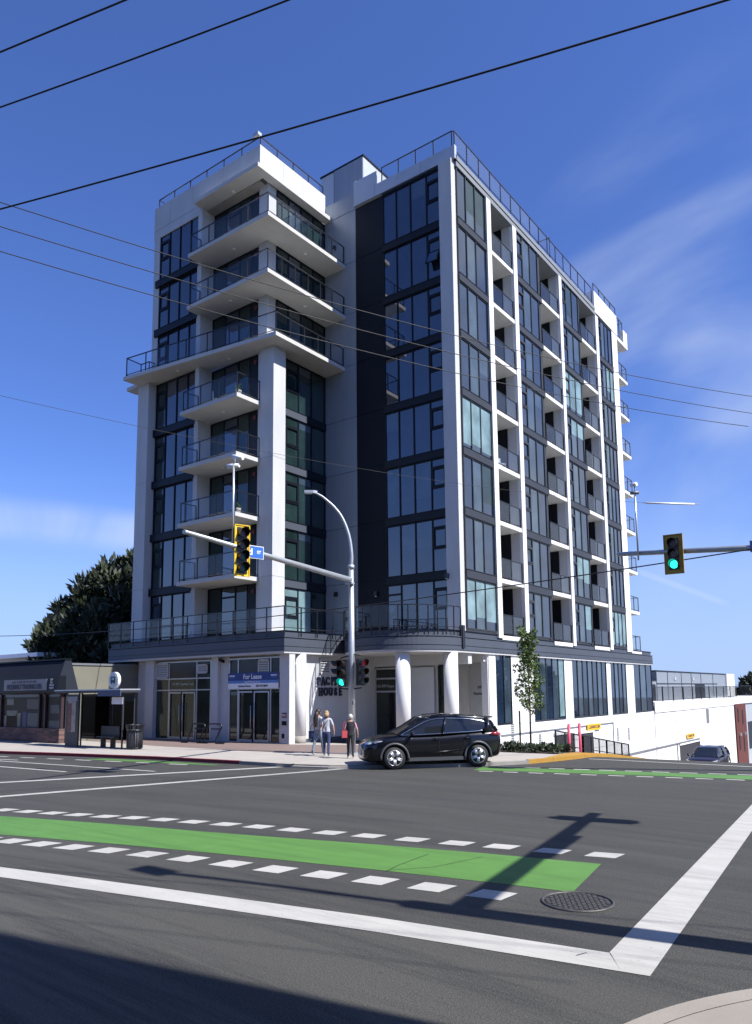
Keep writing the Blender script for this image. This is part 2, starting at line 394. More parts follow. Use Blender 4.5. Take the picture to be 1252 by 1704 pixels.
# ------------------------------------------------------------------ terrain, road, pavements
def gz(x, y):
    """ground height: the side street falls away to the north, all else is level"""
    d = max(0.0, y + 4.9)
    t = min(1.0, max(0.0, (x + 6.0) / 5.0)); t = t * t * (3 - 2 * t)
    f = d * d / (d + 1.6) * 0.128
    if d > 55: f = (55 * 55 / 56.6 + (d - 55) * 0.05) * 0.128
    return -f * t
def sheet(name, xs, ys, m, dz=0.0):
    b = MB(); nx, ny = len(xs), len(ys)
    b.v = [(x, y, gz(x, y) + dz) for y in ys for x in xs]
    k = b.mi(m)
    for j in range(ny - 1):
        for i in range(nx - 1):
            b.f.append((j * nx + i, j * nx + i + 1, (j + 1) * nx + i + 1, (j + 1) * nx + i)); b.m.append(k); b.sm.append(True)
    return b.build(name)
xs = [-1500, -600, -200, -90, -40, -20, -12, -8] + [-6 + i * 0.5 for i in range(0, 56)] + [24, 30, 45, 80, 200, 600, 1500]
ys = [-1500, -400, -120, -60, -40] + [-30 + i * 2 for i in range(0, 12)] + [-6, -5.5] + [-5 + i * 0.5 for i in range(0, 40)] + [16 + i * 2 for i in range(0, 26)] + [80, 120, 240, 600, 1500]
tag(sheet('road', xs, ys, 'asphalt'), kind='structure')

def inside(poly, dz_top, dz_bot, name, mtop, mside, res=None):
    """a slab that follows the ground: outline prism cut by strips in y"""
    bm = bmesh.new(); vs_ = [bm.verts.new((x, y, 0)) for x, y in poly]; bm.faces.new(vs_)
    y0 = min(p[1] for p in poly); y1 = max(p[1] for p in poly)
    y = -5.5
    while y < min(y1, 70):
        if y > y0:
            bmesh.ops.bisect_plane(bm, geom=bm.verts[:] + bm.edges[:] + bm.faces[:], plane_co=(0, y, 0), plane_no=(0, 1, 0))
        y += 0.5 if y < 6 else 4
    ret = bmesh.ops.extrude_face_region(bm, geom=bm.faces[:])
    up = [v for v in ret['geom'] if isinstance(v, bmesh.types.BMVert)]
    upset = set(up)
    for v in bm.verts:
        v.co.z = gz(v.co.x, v.co.y) + (dz_top if v in upset else dz_bot)
    bmesh.ops.recalc_face_normals(bm, faces=bm.faces)
    me = bpy.data.meshes.new(name); me.materials.append(MATS[mtop]); me.materials.append(MATS[mside])
    for f in bm.faces: f.material_index = 0 if abs(f.normal.z) > 0.6 else 1
    bm.to_mesh(me); bm.free()
    return tag(obj_from(me, name), kind='structure')

# far-side pavement round the building corner
KERB = [(-90, -23.6), (-40, -17.7), (-20.0, -15.3), (-13.6, -14.4), (-10.4, -13.75), (-5.6, -12.95), (-1.4, -12.62), (0.9, -12.55), (2.2, -12.25), (3.3, -11.65),
        (4.9, -10.35), (6.2, -9.0), (6.9, -7.9), (7.25, -6.8), (7.6, -5.4), (7.75, -3), (7.6, 4), (7.4, 40), (7.4, 70)]
def offs(line, d):
    o = []
    for i, p in enumerate(line):
        a = Vector(line[max(0, i - 1)]); b = Vector(line[min(len(line) - 1, i + 1)]); t = (b - a).normalized()
        o.append((p[0] - t.y * d, p[1] + t.x * d))
    return o
K_in = offs(KERB, 0.16)
inside(K_in + [(-30, 70), (-90, 70)], 0.10, -0.4, 'pavement', 'concrete_walk', 'concrete')
b = MB(); 
def kerb(seg, m, name, top=0.112):
    a = KERB[seg[0]:seg[1] + 1]; c = offs(KERB, 0.16)[seg[0]:seg[1] + 1]
    b = MB()
    for i in range(len(a) - 1):
        p, q, r, s_ = a[i], a[i + 1], c[i + 1], c[i]
        n = max(1, int(math.hypot(q[0] - p[0], q[1] - p[1]) / 2))
        for j in range(n):
            f = lambda P, Q, t: (P[0] + (Q[0] - P[0]) * t, P[1] + (Q[1] - P[1]) * t)
            t0, t1 = j / n, (j + 1) / n
            pp, qq, rr, ss = f(p, q, t0), f(p, q, t1), f(s_, r, t1), f(s_, r, t0)
            h = lambda P: gz(*P) + top
            l = lambda P: gz(*P) - 0.05
            b.face([(*pp, h(pp)), (*qq, h(qq)), (*rr, h(rr)), (*ss, h(ss))], m)
            b.face([(*pp, l(pp)), (*qq, l(qq)), (*qq, h(qq)), (*pp, h(pp))], m)
            b.face([(*ss, l(ss)), (*rr, l(rr)), (*rr, h(rr)), (*ss, h(ss))], m)
    return tag(b.build(name), kind='structure')
kerb((0, 6), 'paint_red', 'kerb_painted_red')
kerb((6, 7), 'concrete', 'kerb'); kerb((7, 9), 'concrete', 'kerb', 0.05); kerb((9, 12), 'concrete', 'kerb')
kerb((12, 16), 'paint_yellow', 'kerb_painted_yellow', 0.13); kerb((16, 18), 'concrete', 'kerb')
# yellow painted apron beside the kerb
inside([(7.15, -7.0), (7.5, -5.4), (7.62, -4), (7.5, 2), (6.9, 2), (6.95, -4), (6.9, -5.4), (6.95, -6.6)], 0.128, 0.0, 'kerb_painted_yellow', 'paint_yellow', 'paint_yellow')
# brick paving along the building
inside([(-20, -8.3), (-9.5, -9.35), (-3.4, -9.3), (0.2, -8.25), (2.4, -6.3), (3.0, -4.5), (0.3, -3.6), (-5.0, -5.9), (-17.2, -5.9), (-20, -6.2)], 0.106, 0.02, 'brick_paving', 'brick_walk', 'brick_walk')
# ramp lip and tactile strip
def smooth2(pts, n=5):
    o = []; V_ = [Vector(p) for p in pts]
    for i in range(len(V_) - 1):
        p0, p1, p2, p3 = V_[max(i - 1, 0)], V_[i], V_[i + 1], V_[min(i + 2, len(V_) - 1)]
        for j in range(n):
            t = j / n; o.append(0.5 * ((2 * p1) + (-p0 + p2) * t + (2 * p0 - 5 * p1 + 4 * p2 - p3) * t * t + (-p0 + 3 * p1 - 3 * p2 + p3) * t ** 3))
    o.append(V_[-1]); return o
# near-side pavement at the bottom right corner
NK = [(15.2, -60), (15.35, -34), (15.45, -27), (15.6, -25.6), (15.8, -24.75), (16.1, -24.1), (16.55, -23.5), (17.3, -22.9), (18.6, -22.4), (21, -22.1), (60, -19)]
NK = [(p.x, p.y) for p in [Vector(q) for q in NK]]
NK = [NK[0], NK[1]] + [tuple(q[:2]) for q in smooth2(NK[2:9])] + NK[9:]
NKi = offs(NK, -0.16)
inside(NKi + [(60, -60)], 0.10, -0.3, 'pavement', 'concrete_near', 'kerb_concrete')
b = MB()
for i in range(len(NK) - 1):
    p, q, r, s_ = NK[i], NK[i + 1], NKi[i + 1], NKi[i]
    b.face([(*p, .104), (*q, .104), (*r, .104), (*s_, .104)], 'concrete_near'); b.face([(*p, -.05), (*q, -.05), (*q, .104), (*p, .104)], 'kerb_concrete')
tag(b.build('kerb'), kind='structure')

# painted markings: thin sheets 4 mm above the asphalt
def marks(name, polys, m, dz=0.004):
    b = MB()
    for p in polys:
        if len(p) == 4 and max(math.dist(p[0], p[1]), math.dist(p[0], p[3])) > 6 and max(q[1] for q in p) > -6:
            pass
        b.face([(x, y, gz(x, y) + dz) for x, y in p], m)
    return tag(b.build(name), kind='structure')
def strip(a, c, wd):
    a = Vector(a); c = Vector(c); t = (c - a).normalized(); n = Vector((-t.y, t.x)) * wd / 2
    return [tuple(a - n), tuple(c - n), tuple(c + n), tuple(a + n)]
# near crosswalk pair: along the street and the long one running to the far kerb
marks('crosswalk_lines', [
    [(3.9, -25.62), (7.55, -24.94), (10.51, -24.40), (13.0, -23.98), (15.33, -23.66), (15.1, -23.28), (12.7, -23.60), (10.09, -24.07), (6.95, -24.65), (3.2, -25.35)],
    [(15.33, -23.66), (15.56, -23.63), (14.99, -16.34), (14.35, -7.0), (14.0, -7.0), (14.43, -13.28), (15.09, -23.28)],
    strip((-3.9, -20.6), (1.35, -10.95), 0.26), strip((-1.2, -23.3), (2.72, -11.75), 0.26),
    strip((7.9, -5.35), (13.0, -5.55), 0.13), strip((-60, -20.2), (-4.4, -17.0), 0.13), strip((-60, -19.75), (-2.0, -15.5), 0.12)], 'paint_white')
# green cycle lane across the junction
LT = [(-6, -24.6), (2.38, -22.45), (5.32, -21.75), (8.0, -21.2), (10.42, -20.62), (12.1, -20.28), (13.79, -20.0)]
LB = [(-5, -25.9), (4.48, -23.43), (6.99, -22.80), (9.24, -22.33), (11.42, -21.93), (12.89, -21.70), (14.03, -21.55)]
b = MB()
for i in range(6): b.face([(*LB[i], .004), (*LB[i + 1], .004), (*LT[i + 1], .004), (*LT[i], .004)], 'paint_green')
tag(b.build('cycle_lane_paint'), kind='structure')
TOP = [(-0.5, -22.55), (0.25, -22.35), (1.02, -22.15), (1.77, -21.98), (2.4, -21.83), (3.05, -21.66), (3.7, -21.5), (4.35, -21.33), (4.98, -21.12), (5.65, -20.95), (6.34, -20.8), (7.05, -20.65), (7.74, -20.5), (8.46, -20.39),
       (9.19, -20.26), (9.91, -20.12), (10.68, -19.99), (11.42, -19.85), (12.13, -19.71), (12.9, -19.59), (13.62, -19.44)]
BOT = [(2.6, -24.25), (3.25, -24.1), (3.92, -23.93), (4.6, -23.76), (5.25, -23.61), (5.9, -23.47), (6.56, -23.32), (7.27, -23.16), (8.0, -23.01), (8.76, -22.87), (9.53, -22.75), (10.28, -22.64), (11.04, -22.51), (11.78, -22.38), (12.54, -22.26), (13.29, -22.16)]
pl = []
for row, hw in ((TOP, .17), (BOT, .185)):
    for i, (x, y) in enumerate(row):
        a = row[max(i - 1, 0)]; c = row[min(i + 1, len(row) - 1)]; t = (Vector(c) - Vector(a)).normalized()
        n = Vector((0.08, 1.0)).normalized(); j = random.uniform(-.012, .012)
        p = Vector((x + j, y)); pl.append([tuple(p - t * .215 - n * hw), tuple(p + t * .215 - n * hw), tuple(p + t * .215 + n * hw), tuple(p - t * .215 + n * hw)])
marks('cycle_lane_dashes', pl, 'paint_white')
# green lane on the far right and far left
marks('cycle_lane_paint', [[(6.3, -10.4), (9.0, -9.75), (13.6, -8.95), (15.5, -8.6), (15.4, -7.7), (13.4, -8.05), (9.2, -8.75), (6.1, -9.5)],
    [(-8.0, -14.15), (-1.9, -13.3), (-1.7, -13.1), (-4.5, -13.2), (-7.6, -13.6)]], 'paint_green', 0.005)
pl = []
for i in range(12):
    x = 6.6 + i * 0.72; y = -10.45 + (x - 6.3) * 0.205
    pl.append(strip((x, y - .22), (x + .42, y - .22 + .08), 0.16)); 
    y2 = -9.45 + (x - 6.3) * 0.19
    pl.append(strip((x, y2 + .2), (x + .46, y2 + .2 + .08), 0.14))
for i in range(7):
    x = -12.6 + i * 1.5; y = -15.15 + (x + 12.6) * 0.155
    pl.append(strip((x, y), (x + .8, y + .12), 0.16))
marks('cycle_lane_dashes', pl, 'paint_white', 0.009)
marks('lane_line', [strip((-60, -21.7), (-10, -15.6), 0.12), strip((-60, -22.8), (-15, -16.4), 0.1)], 'paint_white')
# cracks sealed with tar
b = MB()
for pts in ([(11.62, -21.95), (11.55, -21.6), (11.50, -20.75)], [(11.58, -21.9), (12.0, -21.4), (12.25, -20.5)], [(14.93, -23.4), (14.88, -23.52)]):
    for p, q in zip(pts, pts[1:]): b.face([(x, y, 0.010) for x, y in strip(p, q, 0.008)], 'rubber')
tag(b.build('tar_seams'), kind='structure')

# manhole
iron = mat('cast_iron', (0.085, 0.08, 0.078), 0.55, metal=0.4, var=0.4, vscale=20)
mh = empty('manhole', 'round cast iron manhole cover in the asphalt beside the green lane', 'manhole cover', (14.23, -21.9, 0))
b = MB(); b.tube([(0, 0, -0.02), (0, 0, 0.006)], 0.36, 'rubber', 40); b.build('recess', mh)
b = MB(); ring = [(0.385 * math.cos(t * math.pi / 24), 0.385 * math.sin(t * math.pi / 24), 0.004) for t in range(48)]
b.tube(ring, 0.018, iron, 6, closed=True); b.build('rim', mh)
b = MB(); hx = 0.062
for j in range(-7, 8):
    for i in range(-7, 8):
        cx = (i + 0.5 * (j % 2)) * hx; cy = j * hx * 0.87
        if math.hypot(cx, cy) < 0.335:
            p = [(cx + 0.026 * math.cos(rad(60 * q + 30)), cy + 0.026 * math.sin(rad(60 * q + 30))) for q in range(6)]
            b.prism(p, 0.0, 0.013, iron)
b.build('cover', mh)
# ------------------------------------------------------------------ the apartment tower
reveal = mat('joint_grey', (0.30, 0.30, 0.31), 0.8)  # plain grey for the thin joint strips
B = empty('apartment_building', 'tall white and charcoal apartment tower with glass balconies on the street corner', 'building')
FL = [0, 5.1, 8.02, 11.04, 14.04, 17.02, 20.0, 22.98, 25.96, 28.94]   # floor levels 1..8, 9 = roof
ZR = 29.0
SL = 0.22

def part(fn, name, parent=B):
    b = MB(); fn(b); return b.build(name, parent)

# -- wall cores
def f(b):
    b.box(-17.3, -13.3, -5.02, 14, 4.2, ZR, stucco)
    b.box(-13.3, -8.66, -4.30, 14, 4.2, ZR, stucco)
    b.box(-8.66, -2.1, 0.06, 23.3, 4.9, ZR - 0.02, stucco)
    for a, c in ((0.06, 3.57), (6.17, 9.95), (12.6, 16.2), (18.95, 23.3)): b.box(-2.1, -0.04, a, c, 4.9, ZR - 0.02, stucco)
part(f, 'wall')
# face 1: grey metal panels and charcoal ribbed panels
def f(b):
    zs = [4.9] + FL[2:9] + [ZR - 0.02]
    for i in range(len(zs) - 1):
        b.box(-8.66, -6.34, 0.0, 0.06, zs[i] + 0.012, zs[i + 1] - 0.012, panel_grey)
    b.box(-8.66, -6.34, 0.03, 0.058, 4.9, ZR, frame_m)
    b.box(-8.6, -6.4, -0.012, 0.02, ZR + 0.01, ZR + 1.0, panel_grey)
part(f, 'grey_wall_panel')
def f(b):
    zs = [4.9] + FL[2:9] + [ZR - 0.02]
    for i in range(len(zs) - 1):
        b.box(-6.34, -4.42, -0.02, 0.05, zs[i] + 0.012, zs[i + 1] - 0.012, panel_dark)
    b.box(-6.34, -4.42, 0.01, 0.055, 4.9, ZR, frame_m)
part(f, 'charcoal_wall_panel')

# -- windows
PANE = {}
def window(pl, s0, s1, z0, z1, cols, colour='glass_dark', frame=frame_m, fr=0.06, depth=0.10, n0=0.0, blind=None, casement=(), name='window', open_=None, kind=None):
    """cols: list of s positions of mullions; casement: (column index, [z fractions of cross bars])"""
    b = MB()
    edges = [s0] + list(cols) + [s1]
    pbox(b, pl, s0, s1, z0, z0 + fr, n0, n0 + depth, frame); pbox(b, pl, s0, s1, z1 - fr, z1, n0, n0 + depth, frame)
    for i, e in enumerate(edges):
        w = fr * (0.6 if 0 < i < len(edges) - 1 else 1)
        a, c = (e, e + w) if i == 0 else ((e - w, e) if i == len(edges) - 1 else (e - w / 2 - .01, e + w / 2 + .01))
        pbox(b, pl, a, c, z0 + fr, z1 - fr, n0, n0 + depth + (0.002 if 0 < i < len(edges) - 1 else 0), frame)
    for ci, fracs in casement:
        a, c = edges[ci], edges[ci + 1]
        for q in fracs:
            z = z0 + (z1 - z0) * q; pbox(b, pl, a + .02, c - .02, z - .045, z + .045, n0, n0 + depth - .004, frame)
        if len(fracs) >= 2:
            za = z0 + (z1 - z0) * fracs[0] + .045; zc = z0 + (z1 - z0) * fracs[1] - .045
            for (u0, u1, v0, v1) in ((a + .03, a + .12, za, zc), (c - .12, c - .03, za, zc), (a + .12, c - .12, za, za + .07), (a + .12, c - .12, zc - .07, zc)):
                pbox(b, pl, u0, u1, v0, v1, n0, n0 + depth + .02, frame)
    fo = b.build(name, B)
    g = MB()
    for i in range(len(edges) - 1):
        a, c = edges[i] + fr * .4, edges[i + 1] - fr * .4
        col = colour[i % len(colour)] if isinstance(colour, (list, tuple)) else colour
        bl = blind.get(i) if blind else None
        if bl:
            zm = z1 - fr - (z1 - z0 - 2 * fr) * bl[0]
            pbox(g, pl, a, c, zm, z1 - fr * .6, n0 + .015, n0 + depth * .5, bl[1]); pbox(g, pl, a, c, z0 + fr * .6, zm, n0 + .015, n0 + depth * .5, col)
        else:
            pbox(g, pl, a, c, z0 + fr * .6, z1 - fr * .6, n0 + .015, n0 + depth * .5, col)
    g.build('pane', fo)
    return fo
def spandrel(pl, s0, s1, z, n0=0.0, depth=0.16, m=spandrel_m, h=0.36, top=0.02):
    b = MB(); pbox(b, pl, s0, s1, z - h, z + top, n0, n0 + depth, m)
    pbox(b, pl, s0 - .0, s1 + .0, z + top, z + top + .02, n0, n0 + depth + .02, frame_m); b.build('spandrel', B)

rnd = random.Random(3)
def zspan(k):      # glass from the top of the spandrel to the bottom of the next
    return FL[k] + 0.02, (FL[k + 1] - 0.36 if k < 8 else ZR - 0.14)
TW = ('F', 0.0)
for k in range(1, 9):
    z0, z1 = zspan(k)
    if k == 1: z0 = 5.14
    bl = {}
    if k == 3: bl = {0: (.72, 'glass_mid'), 1: (.72, 'glass_mid'), 2: (.72, 'glass_mid')}
    elif k in (1, 2): bl = {1: (.5, 'glass_mid'), 2: (.5, 'glass_mid')}
    elif k in (4, 6, 8): bl = {rnd.randrange(3): (rnd.uniform(.2, .5), 'glass_mid')}
    window(TW, -4.42, -0.76, z0, z1, [-3.53, -2.62, -1.62], 'glass_dark', blind=bl, casement=[(3, [0.44, 0.83])] + ([(0, [0.80])] if k == 1 else []))
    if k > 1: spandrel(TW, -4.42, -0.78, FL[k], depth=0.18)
part(lambda b: b.box(-4.42, -0.76, -0.14, 0.0, ZR - 0.14, ZR - 0.0, frame_m), 'window_head')
# one tower window stands ajar on the 8th level
b = MB(); b.bar((-1.5, -0.13, 24.45), (-0.85, -0.13, 24.45), .05, frame_m); b.bar((-1.5, -0.45, 23.75), (-0.85, -0.45, 23.75), .05, frame_m)
b.bar((-1.5, -0.13, 24.45), (-1.5, -0.45, 23.75), .05, frame_m); b.bar((-0.85, -0.13, 24.45), (-0.85, -0.45, 23.75), .05, frame_m)
b.face([(-1.5, -.14, 24.44), (-.85, -.14, 24.44), (-.85, -.44, 23.76), (-1.5, -.44, 23.76)], 'glass_dark'); b.build('open_sash', B)

# corner pillar K and the fins of the side face
def f(b):
    b.box(-0.74, 0.0, -0.28, 0.06, 4.9, ZR, stucco); b.box(-0.5, 0.0, 0.06, 0.13, 4.9, ZR, stucco)
part(f, 'corner_pillar')
FINS = [(3.10, 3.57), (6.17, 6.62), (12.6, 13.02), (18.95, 19.45)]
for a, c in FINS: part(lambda b: b.box(-0.038, 0.16, a, c, 4.95, ZR - .3, stucco_lit), 'white_fin')
part(lambda b: (b.box(-3.0, 0.10, 22.42, 23.56, 4.95, ZR - .01, stucco_lit)), 'end_pier')
part(lambda b: (b.box(-2.5, 0.13, 18.95, 23.60, ZR - .05, ZR + 1.5, stucco_lit), b.box(-2.5, .13, 23.6, 25.9, ZR - .35, ZR - .1, stucco_lit), b.box(-.15, .13, 25.0, 25.9, ZR - .1, ZR + 1.0, stucco_lit),
                b.box(-2.5, -.15, 25.75, 25.9, ZR - .1, ZR + .9, stucco_lit)), 'end_parapet')
SD = ('S', 0.0)
bays = [(0.13, 3.10, [1.02, 1.97], None, 0), (6.62, 9.60, [7.50, 8.50], [(0, [.45, .80])], 1), (13.02, 15.95, [13.85, 14.85], [(0, [.45, .80])], 2), (19.45, 22.42, [20.15, 20.9, 21.65], [(0, [.45, .80])], 3)]
BL = {(0, 1): 'glass_blind', (0, 4): 'glass_blind', (3, 1): 'glass_blind', (0, 0): None}
for bi, (a, c, cols, cas, idx) in enumerate(bays):
    for k in range(1, 9):
        z0, z1 = zspan(k)
        bl = {}
        full = {(0, 1): .82, (0, 4): .93, (3, 1): .97}.get((bi, k))
        if full: bl = {i: (full - (.06 * (i % 2)), 'glass_blind') for i in range(len(cols) + 1)}
        elif (bi, k) == (2, 2): bl = {1: (.55, 'glass_blind'), 2: (.62, 'glass_blind')}
        elif (bi, k) == (2, 1): bl = {2: (.65, 'glass_blind')}
        elif (bi, k) == (2, 5): bl = {1: (.4, 'glass_blind'), 2: (.38, 'glass_blind')}
        elif (bi, k) == (2, 6): bl = {0: (.9, 'glass_blind'), 1: (.9, 'glass_blind'), 2: (.9, 'glass_blind')}
        elif (bi, k) == (3, 7): bl = {2: (.7, 'glass_blind'), 3: (.9, 'glass_blind')}
        elif rnd.random() < .6: bl = {rnd.randrange(0, 3): (rnd.uniform(.15, .9), rnd.choice(['glass_mid', 'glass_mid', 'glass_mid', 'glass_green'])) for _ in range(rnd.choice([1, 2]))}
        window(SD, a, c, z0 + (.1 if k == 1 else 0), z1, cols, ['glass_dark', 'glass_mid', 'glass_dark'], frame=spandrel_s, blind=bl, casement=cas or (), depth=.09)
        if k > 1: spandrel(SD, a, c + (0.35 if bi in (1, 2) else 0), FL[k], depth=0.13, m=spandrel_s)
# balconies of the side face: recesses cut behind the face
BALC = [(3.57, 6.17, 0), (9.95, 12.6, 1), (16.2, 18.95, 2)]
for a, c, i in BALC:
    if i: 
        b = MB(); b.box(-0.3, 0.02, a - .35, a, 4.95, ZR - .3, spandrel_s); b.build('side_panel', B)

def rail(name, pts, z, posts, h=1.07, parent=B, glassm=None, fascia_mount=False, mid=False, drop=0.0, closed_ends=True):
    """glass railing along pts (plan polyline) on level z; posts: list of counts per segment"""
    glassm = glassm or rail_glass
    b = MB(); g = MB(); t = .045
    for i in range(len(pts) - 1):
        p = Vector(pts[i]); q = Vector(pts[i + 1]); n = posts[i]
        b.bar((*p, z + h), (*q, z + h), t, black_m)
        b.bar((*p, z + .10), (*q, z + .10), .03, black_m)
        for j in range(n + 1):
            if j == 0 and i > 0: continue
            r = p.lerp(q, j / n); b.bar((*r, z - drop), (*r, z + h), t, black_m)
        d = (q - p).normalized(); nn = Vector((-d.y, d.x)) * .006
        for j in range(n):
            a = p.lerp(q, j / n) + d * .04; c = p.lerp(q, (j + 1) / n) - d * .04
            g.prism([tuple(a - nn), tuple(c - nn), tuple(c + nn), tuple(a + nn)], z + .13, z + h - .03, glassm)
    o = b.build(name, parent); g.build('glass_panel', o); return o

# recessed side balconies
for a, c, i in BALC:
    for k in range(1, 9):
        z = FL[k]; zt = (FL[k + 1] - SL) if k < 8 else ZR - .3
        b = MB(); b.box(-2.1, 0.10, a + .001, c - .001, z - SL, z, stucco_lit); b.build('balcony_slab', B)
        b = MB(); b.box(-2.06, -0.56, c - .05, c - .004, z + .02, zt - .02, frame_m); b.box(-2.09, -2.05, a + .01, c - .06, z + .02, zt - .3, 'glass_dark')
        b.build('balcony_door', B)
        if i == 0: rail('balcony_railing', [(0.06, a + .04), (0.06, c - .06)], z, [2], glassm=rail_glass2)
        else: rail('balcony_railing', [(0.06, a + .04), (0.06, c - .06)], z, [2], glassm=rail_glass2)
# a potted plant and string of lamps stay out of sight; roof band above the bays
part(lambda b: (b.box(-1.2, 0.13, 0.06, 18.95, ZR - .30, ZR - .02, band_grey), b.box(-1.2, 0.17, -.04, 18.95, ZR + .0, ZR + .25, band_grey)), 'roof_band')
part(lambda b: b.box(-6.34, 0.17, -0.16, 0.04, ZR + 0.0, ZR + .72, panel_pale), 'parapet')
part(lambda b: (b.box(-6.36, -6.2, -.14, 2.5, ZR + .72, ZR + 1.55, panel_pale), b.box(-6.36, -4.75, -.15, .04, ZR + .72, ZR + 1.50, panel_pale)), 'parapet_step')
part(lambda b: b.box(-4.7, -0.0, .3, 18, ZR - .05, ZR + .2, conc_m), 'roof')
part(lambda b: (b.box(-4.42, .0, -.004, .0, 0, 0, frame_m)) if 0 else b.box(-6.34, 0.0, -.17, -.15, ZR + .005, ZR + .03, frame_m), 'parapet_flashing')
rail('roof_railing', [(-4.45, -.08), (-.02, -.08), (0.08, 0.0), (0.08, 18.6)], ZR + .25 + .2, [4, 1, 15], h=1.12)
rail('roof_railing', [(0.08, 18.98), (0.08, 23.5)], ZR + 1.05, [4], h=1.05)
rail('roof_railing', [(0.0, 23.7), (0.0, 25.2), (-2, 25.2)], ZR - .1, [2, 2], h=1.75)
rail('roof_railing', [(0.06, 11.6), (-1.6, 11.6)], ZR + .45, [2], h=1.3)
# penthouse box
part(lambda b: (b.box(-10.2, -6.95, 1.5, 9.0, ZR - .02, 33.4, panel_pale), b.box(-10.25, -6.9, 1.45, 9.05, 33.4, 33.5, frame_m)), 'penthouse')
part(lambda b: [b.box(-x - .02, -x + .02, 1.47, 1.5, ZR, 33.4, frame_m) for x in (8.05, 9.15)], 'penthouse_seam')
part(lambda b: b.box(-9.13, -6.97, 1.46, 1.498, ZR, 33.38, panel_grey), 'penthouse_panel')

# ---- left wing
LW = ('F', -5.02)
for k in range(1, 9):
    z0, z1 = zspan(k)
    if k == 1: z0 = 5.14
    if k == 5: z1 = FL[6] - SL - .06
    window(LW, -16.78, -13.3, z0, z1, [-15.9, -14.98, -14.05], 'glass_dark', casement=[(0, [.45, .82])], blind=({0: (.99, 'glass_green')} if k in (2, 3, 4) else {0: (.9, 'glass_green'), 1: (.35, 'glass_mid')} if k == 5 else {}))
    if k not in (1, 6): spandrel(LW, -16.98 if k > 6 else -16.85, -13.26, FL[k], depth=0.24)
part(lambda b: b.box(-17.3, -16.78, -5.14, -4.9, 19.6, 28.715, stucco), 'wall_edge')
part(lambda b: b.box(-13.3, -12.97, -5.22, -4.25, 4.9, ZR + .1, stucco), 'white_fin')
part(lambda b: b.box(-17.78, -16.82, -5.60, -4.6, 4.9, FL[6] - SL, stucco), 'big_pillar')
part(lambda b: (b.box(-8.93, -7.98, -4.62, -3.76, 4.9, FL[6] - SL, stucco), b.box(-9.2, -8.93, -4.5, -4.2, 4.9, FL[6] - SL, stucco)), 'big_pillar')
part(lambda b: b.box(-9.28, -8.64, -4.47, -3.86, FL[6], 29.1, stucco), 'corner_column')
for z in (8.0, 14.0):
    part(lambda b: (b.box(-8.935, -7.975, -4.625, -4.60, z, z + .02, reveal), b.box(-7.99, -7.975, -4.62, -3.76, z, z + .02, reveal), b.box(-17.785, -16.815, -5.605, -5.58, z, z + .02, reveal)), 'pillar_joint')
for x in (-15.9, -13.9, -11.4):
    part(lambda b: b.box(x, x + .012, -5.146, -5.13, 29.2, 30.72, reveal), 'parapet_joint')
for y in (-1.9, -3.4):
    part(lambda b: b.box(-8.57, -8.553, y, y + .012, 29.2, 30.72, reveal), 'parapet_joint')
for x in (-4.9, -3.4, -1.9):
    part(lambda b: b.box(x, x + .012, -.168, -.15, ZR + .02, ZR + .72, reveal), 'parapet_joint')
BW = ('F', -4.30)
redm = mat('fire_bell_red', (0.12, 0.012, 0.02), 0.5)
for k in range(1, 9):
    z0 = FL[k] + .02; z1 = (FL[k + 1] - SL - .03) if k < 8 else 28.9
    window(BW, -12.95, -9.95, z0, z1, [-11.93, -10.86], ['glass_green', 'glass_dark', 'glass_green'], casement=[(1, [.80])], depth=.08)
    b = MB(); b.box(-9.95, -9.28, -4.36, -4.29, z0, z1, spandrel_m); b.build('charcoal_panel', B)
    b = MB(); b.tube([(-9.55, -4.42, z1 - .38), (-9.55, -4.36, z1 - .38)], .11, redm, 14); b.build('fire_bell', B)
SW = ('S', -8.66)
for k in range(1, 9):
    z0 = FL[k] + .02; z1 = (FL[k + 1] - .36) if k < 5 else ((FL[k + 1] - SL - .03) if k < 8 else 28.9)
    if k == 1: z0 = 5.14
    if k < 6:
        window(SW, -3.70, -0.02, z0, z1, [-3.16, -2.16, -1.14], 'glass_green' if k > 1 else 'glass_blind', casement=[(1, [.40, .80])], blind=({2: (.96, 'glass_blind'), 3: (.9, 'glass_green')} if k == 1 else {2: (.15, 'glass_mid')}), depth=.1)
        if 1 < k:
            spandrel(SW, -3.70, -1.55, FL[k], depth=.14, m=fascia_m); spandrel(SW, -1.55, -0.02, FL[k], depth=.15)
    else:
        window(SW, -3.84, -0.02, z0, z1, [-2.95, -1.98, -1.0], ['glass_green', 'glass_mid', 'glass_green', 'glass_green'], casement=[(0, [.78]), (1, [.78]), (2, [.78]), (3, [.78])], depth=.09)

